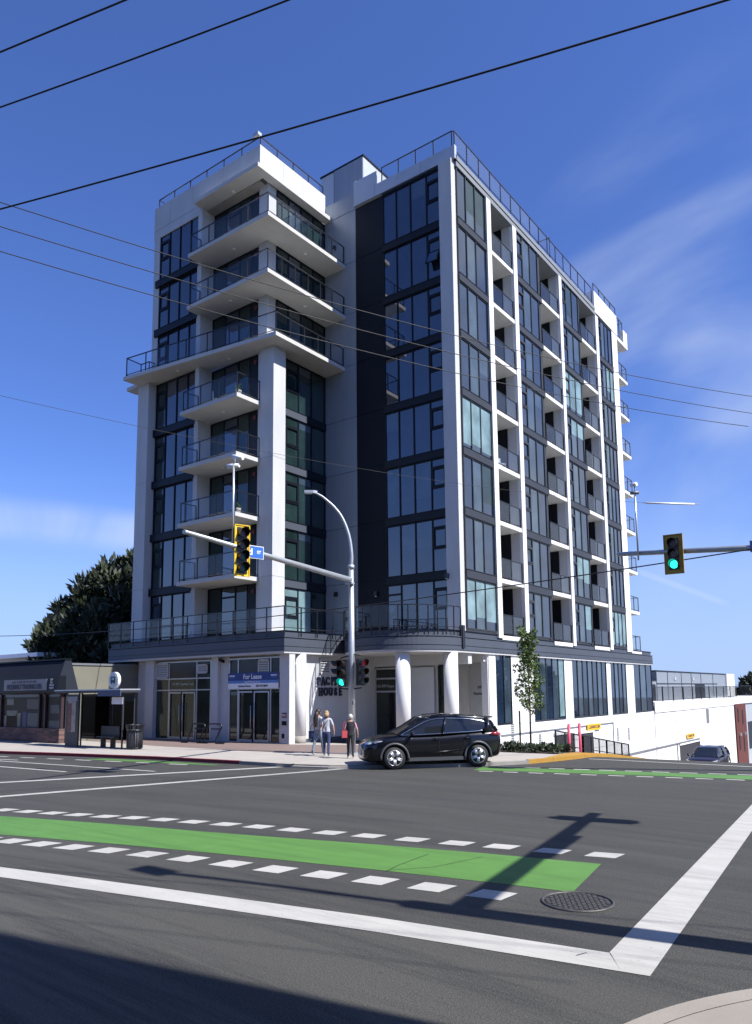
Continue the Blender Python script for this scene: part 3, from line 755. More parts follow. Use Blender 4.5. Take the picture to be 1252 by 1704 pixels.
def slab(poly, z, name='balcony_slab', lip=True):
    b = MB(); b.prism(poly, z - SL, z - .02, soffit, stucco_lit)
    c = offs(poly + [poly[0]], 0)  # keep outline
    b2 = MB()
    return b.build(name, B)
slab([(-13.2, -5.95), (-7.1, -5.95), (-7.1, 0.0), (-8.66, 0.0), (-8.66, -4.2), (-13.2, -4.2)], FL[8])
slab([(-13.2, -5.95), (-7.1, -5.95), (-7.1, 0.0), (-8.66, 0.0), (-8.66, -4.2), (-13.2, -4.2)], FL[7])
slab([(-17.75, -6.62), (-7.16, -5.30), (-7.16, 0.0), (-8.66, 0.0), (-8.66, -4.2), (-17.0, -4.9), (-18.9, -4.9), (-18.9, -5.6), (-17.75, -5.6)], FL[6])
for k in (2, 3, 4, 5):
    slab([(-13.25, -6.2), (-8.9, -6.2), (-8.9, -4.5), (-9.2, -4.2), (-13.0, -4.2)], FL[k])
    rail('balcony_railing', [(-12.97, -5.25), (-13.1, -6.1), (-8.98, -6.1), (-8.98, -4.6)], FL[k], [1, 3, 2])
for k in (7, 8):
    rail('balcony_railing', [(-13.0, -5.25), (-13.08, -5.86), (-7.19, -5.86), (-7.19, -0.06)], FL[k], [1, 4, 6])
rail('balcony_railing', [(-16.95, -5.1), (-16.95, -5.52), (-17.65, -5.56), (-17.6, -6.52), (-7.25, -5.22), (-7.25, -0.06)], FL[6], [1, 1, 1, 7, 5])
# roof slab and parapet of the left wing
part(lambda b: b.prism([(-13.1, -5.72), (-8.1, -5.72), (-8.1, 0.0), (-8.6, 0), (-8.6, -4.9), (-13.1, -4.9)], 28.96, 29.18, soffit, stucco_lit), 'roof_slab')
part(lambda b: (b.prism([(-17.36, -5.14), (-8.56, -5.14), (-8.56, -.02), (-8.8, -.02), (-8.8, -4.9), (-17.36, -4.9)], 29.182, 30.72, stucco),
                b.box(-17.36, -13.3, -5.14, -4.7, 28.72, 29.182, stucco), b.box(-17.36, -8.8, -4.9, 12, 28.9, 29.3, conc_m),
                b.box(-17.36, -17.2, -4.9, 8, 29.3, 30.72, stucco)), 'parapet')
part(lambda b: b.box(-17.33, -13.35, -5.146, -5.13, 29.26, 29.275, frame_g), 'parapet_joint')
rail('roof_railing', [(-17.1, -3.6), (-17.1, -5.02), (-8.66, -5.02), (-8.66, -0.1)], 30.72, [1, 6, 4], h=.55)
b = MB(); b.bar((-8.8, -5.0, 31.25), (-8.8, -5.0, 31.5), .05, alu); b.box(-9.15, -8.75, -5.12, -4.86, 31.42, 31.6, alu); b.build('roof_camera', B)

# rear balconies standing out past the end pier
for k in range(1, 9):
    if k < 9:
        z = FL[k]
        b = MB(); b.box(-3.0, 0.05, 23.56, 25.7, z - SL, z, stucco_lit); b.build('balcony_slab', B)
        rail('balcony_railing', [(0.0, 23.6), (0.0, 25.62), (-2.9, 25.62)], z, [2, 3])
        b = MB(); b.box(-9.5, -5.0, 23.3, 26.2, z - SL - .9, z - .9, stucco_lit); b.build('balcony_slab', B)
part(lambda b: b.box(-9.5, -2.0, 23.3, 23.56, 4.9, ZR, stucco), 'wall')

# wall lamps
def wall_lamp(p, dy=-1):
    b = MB(); x, y, z = p; b.box(x - .08, x + .08, y - .16, y, z - .12, z + .12, black_m); b.box(x - .05, x + .05, y - .13, y - .04, z - .15, z - .12, alu); b.build('wall_lamp', B)
wall_lamp((-7.85, -.0, 27.2)); wall_lamp((-7.8, -.0, 7.5)); wall_lamp((-.7, -.28, 7.75)); wall_lamp((-5.1, -.02, 7.3))
# small ceiling lamps under the slabs
lampw = mat('ceiling_lamp', (0.8, 0.8, 0.78), 0.5)
for x, y, z in ((-10.6, -5.0, FL[8]), (-10.6, -5.2, FL[7]), (-7.9, -2.4, FL[8]), (-7.9, -2.4, FL[7]), (-11, -4.9, FL[6]), (-14.3, -5.6, FL[6]), (-11, -5.2, FL[5]), (-11, -5.2, FL[4]), (-10.6, -5.1, 29.18)):
    b = MB(); b.cyl(x, y, z - SL - .02, z - SL + .01, .09, lampw, seg=12); b.build('ceiling_lamp', B)

# ---- podium
ZB, ZM, ZT = 4.20, 4.80, 5.10
PX_, PYF = -5.5, -6.3
arc = []
CP = [(-5.2, -2.5), (-4.45, -3.15), (-3.4, -3.55), (-2.4, -3.68), (-1.6, -3.45), (-0.9, -2.95), (-0.35, -2.2), (0.0, -1.35), (0.14, -.45)]
def smooth(pts, n=4):
    o = []
    for i in range(len(pts) - 1):
        p0 = Vector(pts[max(i - 1, 0)]); p1 = Vector(pts[i]); p2 = Vector(pts[i + 1]); p3 = Vector(pts[min(i + 2, len(pts) - 1)])
        for j in range(n):
            t = j / n
            o.append(tuple(0.5 * ((2 * p1) + (-p0 + p2) * t + (2 * p0 - 5 * p1 + 4 * p2 - p3) * t * t + (-p0 + 3 * p1 - 3 * p2 + p3) * t ** 3)))
    o.append(tuple(pts[-1])); return o
CV = smooth([(-5.5, -1.95)] + CP, 4)
outl = [(-18.75, -6.3), (-5.5, -6.3)] + CV + [(0.15, 27.9), (-18.75, 27.9)]
def shrink(pl, d):
    o = []
    n = len(pl)
    for i in range(n):
        a = Vector(pl[i - 1]); p = Vector(pl[i]); c = Vector(pl[(i + 1) % n])
        t1 = (p - a).normalized(); t2 = (c - p).normalized()
        n1 = Vector((-t1.y, t1.x)); n2 = Vector((-t2.y, t2.x)); s = (n1 + n2); s = s / max(.35, s.dot(s) / 2)
        o.append(tuple(p + s * d))
    return o
part(lambda b: (b.prism(outl, ZB, ZM - .04, fascia_m, conc_m), b.prism(shrink(outl, .04), ZM - .04, ZM, frame_m), b.prism(shrink(outl, -.03), ZM, ZM + .04, fascia_m),
                b.prism(shrink(outl, .10), ZM + .04, ZT - .02, fascia_m, conc_m), b.prism(shrink(outl, .06), ZT - .02, ZT + .02, frame_m, conc_m)), 'podium_band')
part(lambda b: (b.prism(shrink(outl, -.012), ZB + .20, ZB + .215, frame_m), b.prism(shrink(outl, -.02), ZB, ZB + .03, fascia_m)), 'podium_band_groove')
part(lambda b: b.prism(shrink(outl, .02), ZB - .10, ZB, stucco), 'podium_soffit')
# lower inside-corner infill
rail('terrace_railing', [(-18.7, -4.9), (-18.7, -6.35), (-5.46, -6.35), (-5.46, -2.0)], ZT + .03, [1, 12, 4], h=1.05, drop=.26)
cvr = shrink(outl, -.05)[3:2 + len(CV)]
rail('terrace_railing', [cvr[i] for i in range(0, len(cvr), 2)], ZT + .03, [1 if i % 2 else 1 for i in range(len(range(0, len(cvr), 2)) - 1)], h=1.05, drop=.26)
part(lambda b: b.box(.02, .2, -.52, -.30, 4.3, 5.35, black_m), 'downpipe')

# ---- ground floor, street side
GF = ('F', -5.25)
part(lambda b: (b.box(-17.0, -5.9, -5.60, 6, -.3, ZB - .05, stucco), b.box(-17.3, -16.6, -5.0, 5, 0, ZB - .05, stucco)), 'ground_floor_wall')
ledge = mat('dark_glazed_panel', (0.012, 0.014, 0.022), 0.25)
for a, c in ((-15.94, -15.25), (-10.74, -10.28), (-6.14, -5.55)):
    part(lambda b: b.box(a, c, -5.92, -5.55, -.1, ZB - .08, stucco), 'pier')
part(lambda b: (b.box(-10.28, -9.70, -5.74, -5.55, -.1, ZB - .08, stucco)), 'pier')
def shopfront(x0, x1, cols, name):
    b = MB(); y = -5.70
    xs_ = [x0] + cols + [x1]
    zz = [.12, 2.55, 3.25, 3.95]
    for x in xs_: b.box(x - .035, x + .035, y - .04, y + .1, .05, 4.0, alu)
    for z in (.1, 2.55, 3.12, 3.97): b.box(x0, x1, y - .035, y + .1, z - .03, z + .03, alu)
    o = b.build(name, B)
    g = MB(); g.box(x0, x1, y + .0, y + .05, .1, 3.12, 'glass_shop'); g.box(x0, x1, y + .0, y + .06, 3.12, 3.97, ledge); g.build('pane', o)
    b = MB()
    a, c = xs_[1], xs_[2]; mid = (a + c) / 2
    for u, v in ((a + .06, mid - .02), (mid + .02, c - .06)):
        b.box(u, u + .07, y - .07, y - .03, .12, 2.45, alu); b.box(v - .07, v, y - .07, y - .03, .12, 2.45, frame_m if v < mid else alu)
        b.box(u, v, y - .068, y - .032, 2.38, 2.45, alu); b.box(u, v, y - .068, y - .032, .12, .24, alu)
    b.box(mid - .1, mid + .1, y - .06, y - .03, .12, 2.45, frame_m)
    d = b.build('shop_door', B)
    h = MB(); h.tube([(mid - .12, y - .13, .6), (mid - .12, y - .13, 1.8)], .018, alu, 8); h.tube([(mid + .12, y - .13, .5), (mid + .12, y - .13, 1.9)], .018, alu, 8); h.build('door_handle', d)
    return o
shopfront(-15.3, -11.0, [-14.2, -12.05], 'shopfront_window')
shopfront(-9.66, -6.3, [-9.05, -6.9], 'shopfront_window')
def louvre(pl, s0, s1, z0, z1, n):
    b = MB(); pbox(b, pl, s0, s1, z0, z1, .0, .03, frame_g)
    for (u0, u1, v0, v1) in ((s0, s0 + .05, z0, z1), (s1 - .05, s1, z0, z1), (s0, s1, z0, z0 + .05), (s0, s1, z1 - .05, z1)): pbox(b, pl, u0, u1, v0, v1, .03, .07, stucco)
    for i in range(n):
        z = z0 + .08 + (z1 - z0 - .16) * i / (n - 1); pbox(b, pl, s0 + .05, s1 - .05, z - .022, z + .022, .03, .06, stucco)
    b.build('vent_louvre', B)
louvre(('F', -5.72), -15.26, -14.25, 3.16, 3.94, 8); louvre(('F', -5.72), -11.95, -11.2, 3.35, 3.8, 4); louvre(('F', -5.72), -7.68, -6.98, 3.2, 3.9, 6)
text_mesh('101-899 Esquimalt Road', .17, alu, 'door_number', (-13.1, -5.745, 2.85), RF, B, .005)
# doorway pier signs
part(lambda b: (b.box(-5.98, -5.7, -5.94, -5.92, 1.25, 1.47, redm), b.box(-6.0, -5.66, -5.94, -5.92, .88, 1.15, alu), b.box(-5.98, -5.68, -5.945, -5.925, .92, 1.11, frame_m)), 'wall_plaque')
text_mesh('FDC', .13, lampw, 'plaque_text', (-5.84, -5.945, 1.36), RF, B, .003, bold=.003)
part(lambda b: b.box(-5.98, -5.84, -5.95, -5.92, .35, .55, frame_m), 'hose_valve')
part(lambda b: (b.tube([(-10.25, -5.85, 3.97), (-9.85, -5.95, 3.87)], .07, frame_m, 10)), 'soffit_camera')

# round columns
def column(x, y, r):
    b = MB(); b.cyl(x, y, .0, ZB - .1, r, stucco_lit, seg=40); b.cyl(x, y, .0, .42, r + .004, conc_m, seg=40); b.build('round_column', B)
column(-5.78, -5.02, .30); column(-1.55, -2.85, .33); column(-.22, -.95, .33)
# sign wall (faces the side street)
part(lambda b: b.box(-8.0, -5.85, -5.0, -1.3, -.2, ZB - .1, stucco), 'sign_wall')
part(lambda b: b.box(-5.87, -5.83, -4.65, -1.35, -.1, .25, fascia_m), 'wall_skirting')
louvre(('S', -5.85), -3.6, -2.85, 3.2, 3.95, 6)
# recessed entrance
part(lambda b: (b.box(-8.0, -5.55, -1.3, .8, -.2, ZB - .1, stucco), b.box(-5.55, -4.05, .6, .9, 3.45, ZB - .1, frame_g), b.box(-4.05, -1.0, .35, .9, -.2, ZB - .1, stucco), b.box(-1.0, 0.0, 2.6, 3.0, -.4, ZB, stucco),
                b.box(-3.2, -1.9, .2, .34, .0, 3.5, panel_pale), b.box(-5.6, .0, .25, .6, 3.6, ZB - .1, stucco)), 'entrance_wall')
b = MB()
for x in (-5.5, -4.1): b.box(x - .05, x + .05, .28, .4, 0, 3.5, alu)
for z in (.08, 2.35, 3.0, 3.5): b.box(-5.5, -4.1, .28, .4, z - .04, z + .04, alu)
b.box(-4.62, -4.4, .26, .3, .1, 2.3, frame_m)
o = b.build('entrance_door', B); g = MB(); g.box(-5.5, -4.1, .33, .37, .08, 3.5, 'glass_shop'); g.build('pane', o)
text_mesh('102-899 Esqui', .2, alu, 'door_number', (-4.85, .25, 2.62), RF, B, .005)
b = MB()
for x in (-1.62, -.8): b.box(x - .05, x + .05, .22, .34, 0, 3.55, frame_m)
for z in (.08, 1.95, 2.85, 3.55): b.box(-1.62, -.8, .22, .34, z - .05, z + .05, frame_m)
o = b.build('lobby_window', B); g = MB(); g.box(-1.6, -.8, .27, .31, .08, 3.5, 'glass_shop'); g.build('pane', o)
b = MB(); b.box(-.35, .0, 2.1, 2.6, -.4, ZB, stucco_lit); b.box(-1.2, -.3, 2.45, 2.6, -.4, ZB, stucco)
b.box(-1.0, -0.11, 1.9, 2.55, 3.75, ZB - .02, stucco); b.build('lobby_pier', B)
text_mesh('899', .2, frame_m, 'wall_number', (-.62, 2.44, 2.5), RF, B, .005); text_mesh('Esquimalt Rd', .18, frame_m, 'wall_number', (-.62, 2.44, 2.2), RF, B, .005, sx=.8)

# ---- side-street podium wall with the tall shop windows
part(lambda b: (b.box(-6, -.04, 2.6, 27.9, -6.0, ZB, stucco_lit),
                b.box(-.05, .05, 2.6, 27.9, -6.0, .62, stucco_lit)), 'podium_wall')
for a, c in ((2.15, 2.85), (4.5, 7.1), (11.25, 12.45), (18.15, 18.95), (22.0, 23.65)):
    part(lambda b: b.box(-.1, .05, a, c, .60, ZB - .02, stucco_lit), 'pier')
for a, c, n in ((2.85, 4.5, 2), (7.1, 11.25, 5), (12.45, 18.15, 7), (18.95, 22.0, 4), (23.65, 27.8, 3)):
    cols = [a + (c - a) * j / n for j in range(1, n)]
    window(('S', -.02), a, c, .66, ZB - .03, cols, ['glass_dark', 'glass_mid'], frame=spandrel_s if a > 3 else frame_m, depth=.08, name='podium_window', blind=({n - 1: (.97, 'glass_blind')} if 7 < a < 8 else {}))
part(lambda b: [b.box(.05, .058, 2.7, 27.9, z, z + .012, frame_g) for z in (.12, -.6, -1.3, -2.0)] and [b.box(.05, .058, y, y + .015, -3, .6, frame_g) for y in (5.3, 8.2, 19, 24.5)], 'wall_reveal')
for y, z in ((4.3, -.2), (7.5, -.9), (19.6, -1.1), (21.8, -1.2)):
    part(lambda b: [b.box(.05, .062, y, y + .28, z, z + .85, stucco_lit)] + [b.box(.05, .08, y, y + .28, z + .1 * i, z + .1 * i + .06, frame_g) for i in range(9)], 'wall_vent')
part(lambda b: (b.box(.05, .10, 3.2, 18.9, .10, .16, frame_g), b.box(.05, .10, 18.84, 18.9, -3, .1, frame_g), b.box(.05, .16, 18.3, 27.9, -2.16, -2.08, frame_g)), 'wall_ledge')

# things left on the balconies
def planter(x, y, z, lab, c=None):
    o = empty('planter', lab, 'planter', (x, y, z)); b = MB(); b.tube([(0, 0, 0), (0, 0, .32)], [.12, .17], conc_m, 14); b.build('pot', o)
    b = MB()
    for i in range(60):
        t = rnd.uniform(0, 6.28); r = rnd.uniform(0, .2); h = rnd.uniform(.3, .62); p = Vector((r * math.cos(t), r * math.sin(t), h)); q = Vector((rnd.gauss(0, 1), rnd.gauss(0, 1), rnd.gauss(0, 1))).normalized() * .06
        b.face([p, p + q, p + q + Vector((.03, 0, .06)), p + Vector((0, .02, .05))], PL)
    b.build('leaves', o)
PL = mat('planter_leaf', (.05, .10, .03), .7)
planter(-9.35, -5.7, FL[5], 'small potted plant at the right end of the topmost small balcony'); planter(-9.4, -5.6, FL[3], 'small potted plant on the third small balcony from the top')
def chair(x, y, z, rz, lab):
    o = empty('patio_chair', lab, 'chair', (x, y, z), rz)
    for a in (-.2, .2):
        for c in (-.2, .2): b = MB(); b.bar((a, c, 0), (a, c, .42 if c < 0 else .85), .03, white_c); b.build('leg', o)
    b = MB(); b.box(-.23, .23, -.23, .23, .42, .46, white_c); b.build('seat', o); b = MB(); b.box(-.22, .22, .19, .22, .5, .86, white_c); b.build('backrest', o)
white_c = mat('chair_white', (.6, .6, .6), .5)
chair(-.55, 5.1, FL[4], 1.2, 'white patio chair on a recessed balcony beside the corner bay, five floors down'); chair(-.6, 4.4, FL[4], -1.0, 'second white patio chair on the same recessed balcony, nearer the corner')
chair(-11.4, -5.3, FL[5], 2.4, 'pale chair behind the glass of the topmost small balcony')
# ---- lettering and banner on the building
blue_d = mat('banner_navy', (0.018, 0.045, 0.20), 0.5); blue_l = mat('banner_blue', (0.10, 0.22, 0.52), 0.5); white_p = mat('print_white', (0.8, 0.8, 0.82), 0.5); ink = mat('print_ink', (0.03, 0.03, 0.06), 0.5)
T = empty('lease_banner', 'blue and white For Lease banner across the shopfront above the right pair of doors', 'banner', (-8.0, -5.80, 2.56))
b = MB(); b.box(-1.65, 1.68, -.02, 0, .0, .74, white_p); b.build('sheet', T)
b = MB(); b.box(-1.65, 1.68, -.026, -.02, .38, .74, blue_d); b.box(-1.65, 1.68, -.025, -.02, .25, .38, blue_l); b.build('printed_band', T)
text_mesh('For Lease', .31, white_p, 'headline', (.0, -.03, .545), RF, T, .002, bold=.006)
text_mesh('Retail/Medical Space', .13, white_p, 'subline', (.0, -.03, .315), RF, T, .002)
text_mesh('Anthony Pearce', .13, ink, 'contact_line', (-.52, -.03, .12), RF, T, .002, bold=.003)
text_mesh('250 474 8849', .14, ink, 'contact_line', (.62, -.03, .12), RF, T, .002, bold=.003)
for sx in (-1.36, 1.40):
    b = MB(); b.box(sx - .19, sx + .19, -.034, -.028, .58, .63, white_p); b.box(sx - .17, sx + .17, -.034, -.028, .50, .53, blue_l); b.build('logo_line', T)
letter_m = mat('letter_navy', (0.015, 0.02, 0.04), 0.4)
T = empty('wall_sign', 'PACIFIC HOUSE in dark raised serif capitals on the wall behind the traffic pole', 'sign', (-5.82, -2.75, 2.84))
def serif(txt, size, y0, z, step):
    for i, ch in enumerate(txt):
        y = y0 + i * step
        o = text_mesh(ch, size, letter_m, 'letter', (.03, y, z), RS, T, .025, bold=.022, sx=.78)
        b = MB(); h = size * .345
        ser = {'P': [(-.16, -1), (-.16, 1)], 'A': [(-.2, -1), (.2, -1)], 'I': [(0, -1), (0, 1)], 'F': [(-.14, -1), (-.14, 1)], 'H': [(-.19, -1), (.19, -1), (-.19, 1), (.19, 1)], 'U': [(-.18, 1), (.18, 1)], 'E': [(-.14, -1), (-.14, 1)], 'C': [], 'O': [], 'S': []}[ch]
        for dy, sg in ser:
            yy = y + dy * size * .78 * 1.25; b.box(.005, .055, yy - size * .11, yy + size * .11, z + sg * h - .018, z + sg * h + .018, letter_m)
        if b.v: b.build('serif', T)
serif('PACIFIC', .50, -.93, 0.02, .315); serif('HOUSE', .50, -.80, -.48, .36)

# ---- stepped white podium running down the side street
P = empty('podium_annex', 'long white painted parking podium stepping down the hill with two garage doors', 'building', (0, 28, -2))
def ppart(fn, name, parent=P):
    b = MB(); fn(b)
    b.v = [(x - P.location.x, y - P.location.y, z - P.location.z) for x, y, z in b.v]
    return b.build(name, parent)
ppart(lambda b: (b.box(-8, .06, 28.0, 55.2, -8, .95, stucco_lit), b.box(-8, .12, 28.0, 58, .5, 1.30, stucco_lit), b.box(-8, .16, 55.2, 66, .60, 1.36, stucco_lit)), 'wall')
ppart(lambda b: [b.box(.062, .070, 29 + (i % 2) * 6, 54, -.3 - i * .75, -.285 - i * .75, reveal) for i in range(7)], 'wall_joint')
ppart(lambda b: (b.box(.06, .075, 33.4, 33.44, -8, .5, frame_g), b.box(.06, .08, 28, 33.4, .46, .5, frame_g)), 'wall_joint')
ppart(lambda b: b.box(.06, .1, 43.5, 44.4, -.9, .4, frame_g), 'vent_louvre')
brick = mat('dark_red_brick', (0.10, 0.022, 0.018), 0.8, var=0.25, vscale=4, bump=.3)
ppart(lambda b: b.box(-4, .18, 55.3, 60.5, -8, .58, brick), 'brick_stair_tower')
ppart(lambda b: [b.box(.18, .2, y, y + .45, z, z + 1.5, frame_m) for y, z in ((56.2, -1.3), (58.4, -1.6), (56.2, -4.2), (58.4, -4.5))], 'slot_window')
ppart(lambda b: (b.box(.18, .4, 56.3, 56.6, -2.75, -2.45, alu), b.box(.18, .4, 58.5, 58.8, -2.75, -2.45, alu)), 'wall_lamp')
ppart(lambda b: (b.box(-4, .0, 60.5, 66, -8, .6, panel_pale), b.box(0, .03, 62, 64.5, -4.5, -1.5, 'glass_dark')), 'grey_wall')
# garage doors
garage = mat('garage_shutter', (0.028, 0.028, 0.034), 0.6, stretch=(1, 1, 12), bump=.5, bscale=3)
for y0, y1, z0, z1, nm in ((9.5, 12.3, -3, -.20, 'garage_door'), (13.0, 15.25, -3, -.3, 'garage_door'), (34.2, 40.3, -6, -2.35, 'garage_door')):
    ppart(lambda b: (b.box(.052, .08, y0, y1, z0, z1, garage), b.box(.05, .14, y0 - .12, y1 + .12, z1, z1 + .14, stucco_lit)), nm)
sign_y = mat('sign_yellow', (0.75, 0.42, 0.02), 0.5)
for y, z, w_, nm, lab in ((15.3, .02, 1.1, 'clearance_sign', 'yellow clearance sign hung over the nearer garage door'), (37.5, -1.72, 1.2, 'clearance_sign', 'yellow clearance sign over the far garage door above the dark hatchback')):
    T = empty(nm, lab, 'sign', (.16, y, z)); b = MB(); b.box(-.03, .0, -w_, w_, -.19, .19, sign_y); b.build('board', T)
    text_mesh('CLEARANCE 2.0M', .27, ink, 'lettering', (.005, 0, 0), RS, T, .002, bold=.006, sx=.85)
# amenity pavilion on the podium roof
A = empty('roof_pavilion', 'low grey panelled pavilion standing on the podium roof behind a black picket fence', 'building', (-2.5, 34, 1.0))
def apart(fn, name):
    b = MB(); fn(b); b.v = [(x + 2.5, y - 34, z - 1.0) for x, y, z in b.v]; return b.build(name, A)
apart(lambda b: (b.box(-7, -2.5, 33.9, 64, .9, 3.0, panel_grey), b.box(-7, -2.5, 37.4, 64, 3.0, 3.85, panel_grey)), 'wall')
apart(lambda b: (b.box(-7, -2.45, 37.3, 64.1, 3.85, 3.95, frame_m), b.box(-7, -2.45, 33.8, 37.3, 3.0, 3.1, frame_m)), 'roof_edge')
apart(lambda b: b.box(-4, -2.3, 64, 68, .9, 3.94, stucco_lit), 'end_wall')
apart(lambda b: [b.box(-2.5, -2.47, y, y + .08, .95, 3.82, frame_m) for y in (37.4, 40.8, 45.4, 49, 52.8, 58.0)] + [b.box(-2.5, -2.465, 37.4, 60, 2.72, 2.80, frame_m)], 'panel_joint')
apart(lambda b: b.box(-2.5, -2.46, 34.0, 37.0, .95, 2.7, frame_m), 'dark_opening'); apart(lambda b: b.box(-2.5, -2.46, 50.4, 54.2, .95, 2.7, frame_m), 'dark_opening')
apart(lambda b: [b.box(-2.5, -2.44, y, y + .5, 3.1, 3.4, panel_pale) for y in (43, 49.5)], 'wall_vent')
F_ = empty('picket_fence', 'black metal picket fence along the podium roof edge', 'fence', (-.15, 28, 1.3))
b = MB(); b.bar((0, 0, 1.15), (0, 30, 1.15), .05, black_m); b.bar((0, 0, .1), (0, 30, .1), .05, black_m)
for i in range(11): b.bar((0, i * 3, 0), (0, i * 3, 1.2), .07, black_m)
b.build('rail', F_)
b = MB()
for i in range(150): b.bar((0, .2 * i, .1), (0, .2 * i, 1.15), .02, black_m)
b.build('pickets', F_)
F_ = empty('picket_fence', 'black picket fence on the far end of the podium right of the pavilion', 'fence', (-.15, 60, 1.36))
b = MB(); b.bar((0, 0, 1.15), (0, 6, 1.15), .05, black_m); b.bar((0, 0, .1), (0, 6, .1), .05, black_m)
for i in range(20): b.bar((0, .3 * i, .1), (0, .3 * i, 1.15), .015, black_m)
b.build('rail', F_)

# handrails by the garage ramp
def ramp_rail(name, pts, h, lab, picket=True):
    o = empty(name, lab, 'railing', (*pts[0], gz(*pts[0]) - .0)); b = MB(); p0 = Vector((*pts[0], gz(*pts[0])))
    for p, q in zip(pts, pts[1:]):
        a = Vector((*p, gz(*p))) - p0; c = Vector((*q, gz(*q))) - p0; U = Vector((0, 0, 1))
        b.bar(a + U * h, c + U * h, .06, black_m); b.bar(a + U * h * .5, c + U * h * .5, .04, black_m); b.bar(a + U * .12, c + U * .12, .04, black_m)
        n = max(2, int((c - a).length / 1.1))
        for j in range(n + 1): r = a.lerp(c, j / n); b.bar(r, r + U * h, .06, black_m)
        if picket:
            n = int((c - a).length / .13)
            for j in range(n): r = a.lerp(c, j / n); b.bar(r + U * .12, r + U * h, .018, black_m)
    b.build('rail', o)
ramp_rail('ramp_railing', [(3.0, 3.0), (3.0, 6.3), (3.0, 9.6), (3.0, 13.1)], 1.28, 'black metal railing beside the garage ramp behind the yellow kerb')
ppart(lambda b: (b.box(.05, .16, 28.0, 40.45, -2.16, -2.08, frame_g), b.box(.07, .14, 40.38, 40.45, -4, -2.16, frame_g), b.box(.07, .12, 33.4, 33.5, -6, -2.16, frame_g)), 'wall_ledge')
# bollards
bol = mat('bollard_red', (0.60, 0.06, 0.12), 0.5)
for i, (x, y, h, lab) in enumerate(((4.5, 1.05, 1.42, 'left one of the two red bollards before the garage door'), (4.5, 2.25, 1.55, 'right one of the two red bollards, beside the black railing'))):
    o = empty('bollard', lab, 'bollard', (x, y, gz(x, y)), group='bollards before the garage door'); b = MB(); b.cyl(0, 0, -.2, h, .065, bol, seg=14); b.tube([(0, 0, h), (0, 0, h + .04)], [.065, .02], bol, 14); b.build('post', o)
# ------------------------------------------------------------------ shop on the left
S_ = empty('corner_shop', 'low grey trading shop with sloping fascia and brick sills left of the tower', 'shop', (-20, -10, 0))
def spart(fn, name):
    b = MB(); fn(b); b.v = [(x + 20, y + 10, z) for x, y, z in b.v]; return b.build(name, S_)
slate = mat('shop_fascia_slate', (0.016, 0.019, 0.028), 0.8, spec=.1, var=.1, vscale=1); beige = mat('beige_stucco', (0.17, 0.165, 0.130), 0.85, var=.12, vscale=1, bump=.2)
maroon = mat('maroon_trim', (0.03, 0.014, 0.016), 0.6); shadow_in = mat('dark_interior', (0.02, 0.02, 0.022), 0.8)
spart(lambda b: (b.box(-32, -17.0, -9.6, 2, 0, 3.85, beige), b.box(-32, -16.95, -9.65, 2.05, 3.85, 3.95, frame_g)), 'wall')
def fas(b):
    y0, y1 = -10.9, -10.0
    for (xa, xb) in ((-32, -15.9),):
        z0, z1 = 2.55, 4.08
        b.face([(xa, y0, z0), (xb, y0, z0), (xb - .75, y1, z1), (xa, y1, z1)], slate); b.face([(xb, y0, z0), (xb, -9.7, z0), (xb - .75, -9.7, z1), (xb - .75, y1, z1)], slate)
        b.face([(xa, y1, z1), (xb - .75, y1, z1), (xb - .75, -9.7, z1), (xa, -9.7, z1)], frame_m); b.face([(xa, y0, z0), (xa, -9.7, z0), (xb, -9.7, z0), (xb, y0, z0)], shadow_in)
spart(fas, 'fascia'); spart(lambda b: b.box(-32, -16.6, -10.08, -9.7, 4.085, 4.15, frame_m), 'roof_edge')
spart(lambda b: b.box(-21.0, -15.5, -10.98, -10.6, 2.50, 3.28, frame_m), 'sign_box')
spart(lambda b: b.box(-20.45, -16.45, -11.02, -10.985, 2.62, 3.15, mat('signboard_grey', (.24, .24, .25), .6)), 'sign_board')
o = text_mesh('ESQUIMALT TRADING LTD.', .31, ink, 'lettering', (1.52, -1.04, 2.78), RF, S_, .004, bold=.012, sx=.86)
text_mesh('JEWELLERY  ELECTRONICS  VIDEO GAMES  DVDS  COMICS', .13, ink, 'lettering', (1.52, -1.04, 3.03), RF, S_, .004, sx=.66)
text_mesh('BUY\nSELL\nTRADE\nPAWN', .13, white_p, 'lettering', (3.95, -1.0, 2.9), RF, S_, .003)
spart(lambda b: b.box(-30, -16.1, -10.5, -10.2, .1, .78, MATS['brick_wall']), 'brick_sill')
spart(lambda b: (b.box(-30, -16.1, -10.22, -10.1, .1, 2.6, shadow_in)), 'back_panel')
spart(lambda b: [b.box(x - .06, x + .06, -10.42, -10.28, .78, 2.6, maroon) for x in (-25.3, -21.9, -18.15, -17.6, -16.2)] + [b.box(-24.3, -16.2, -10.42, -10.3, 2.42, 2.56, maroon)], 'window_frame')
spart(lambda b: b.box(-24.2, -16.3, -10.34, -10.31, .8, 2.42, rail_glass), 'shop_pane')
goods = [mat('goods_%s' % n, tuple(q * .7 for q in c), .6) for n, c in (('cream', (.3, .29, .25)), ('blue', (.04, .06, .22)), ('white', (.38, .38, .38)), ('grey', (.15, .16, .17)))]
for i, (x0, x1, z1, m_) in enumerate(((-21.7, -20.5, 1.35, 2), (-20.5, -20.1, 1.5, 0), (-19.9, -19.5, 1.55, 1), (-19.4, -18.4, 1.5, 3), (-17.4, -16.4, 1.15, 3), (-21.5, -20.4, 1.62, 0))):
    spart(lambda b: b.box(x0, x1, -10.29, -10.23 - .01 * i, .80, z1, goods[m_]), 'display_goods')
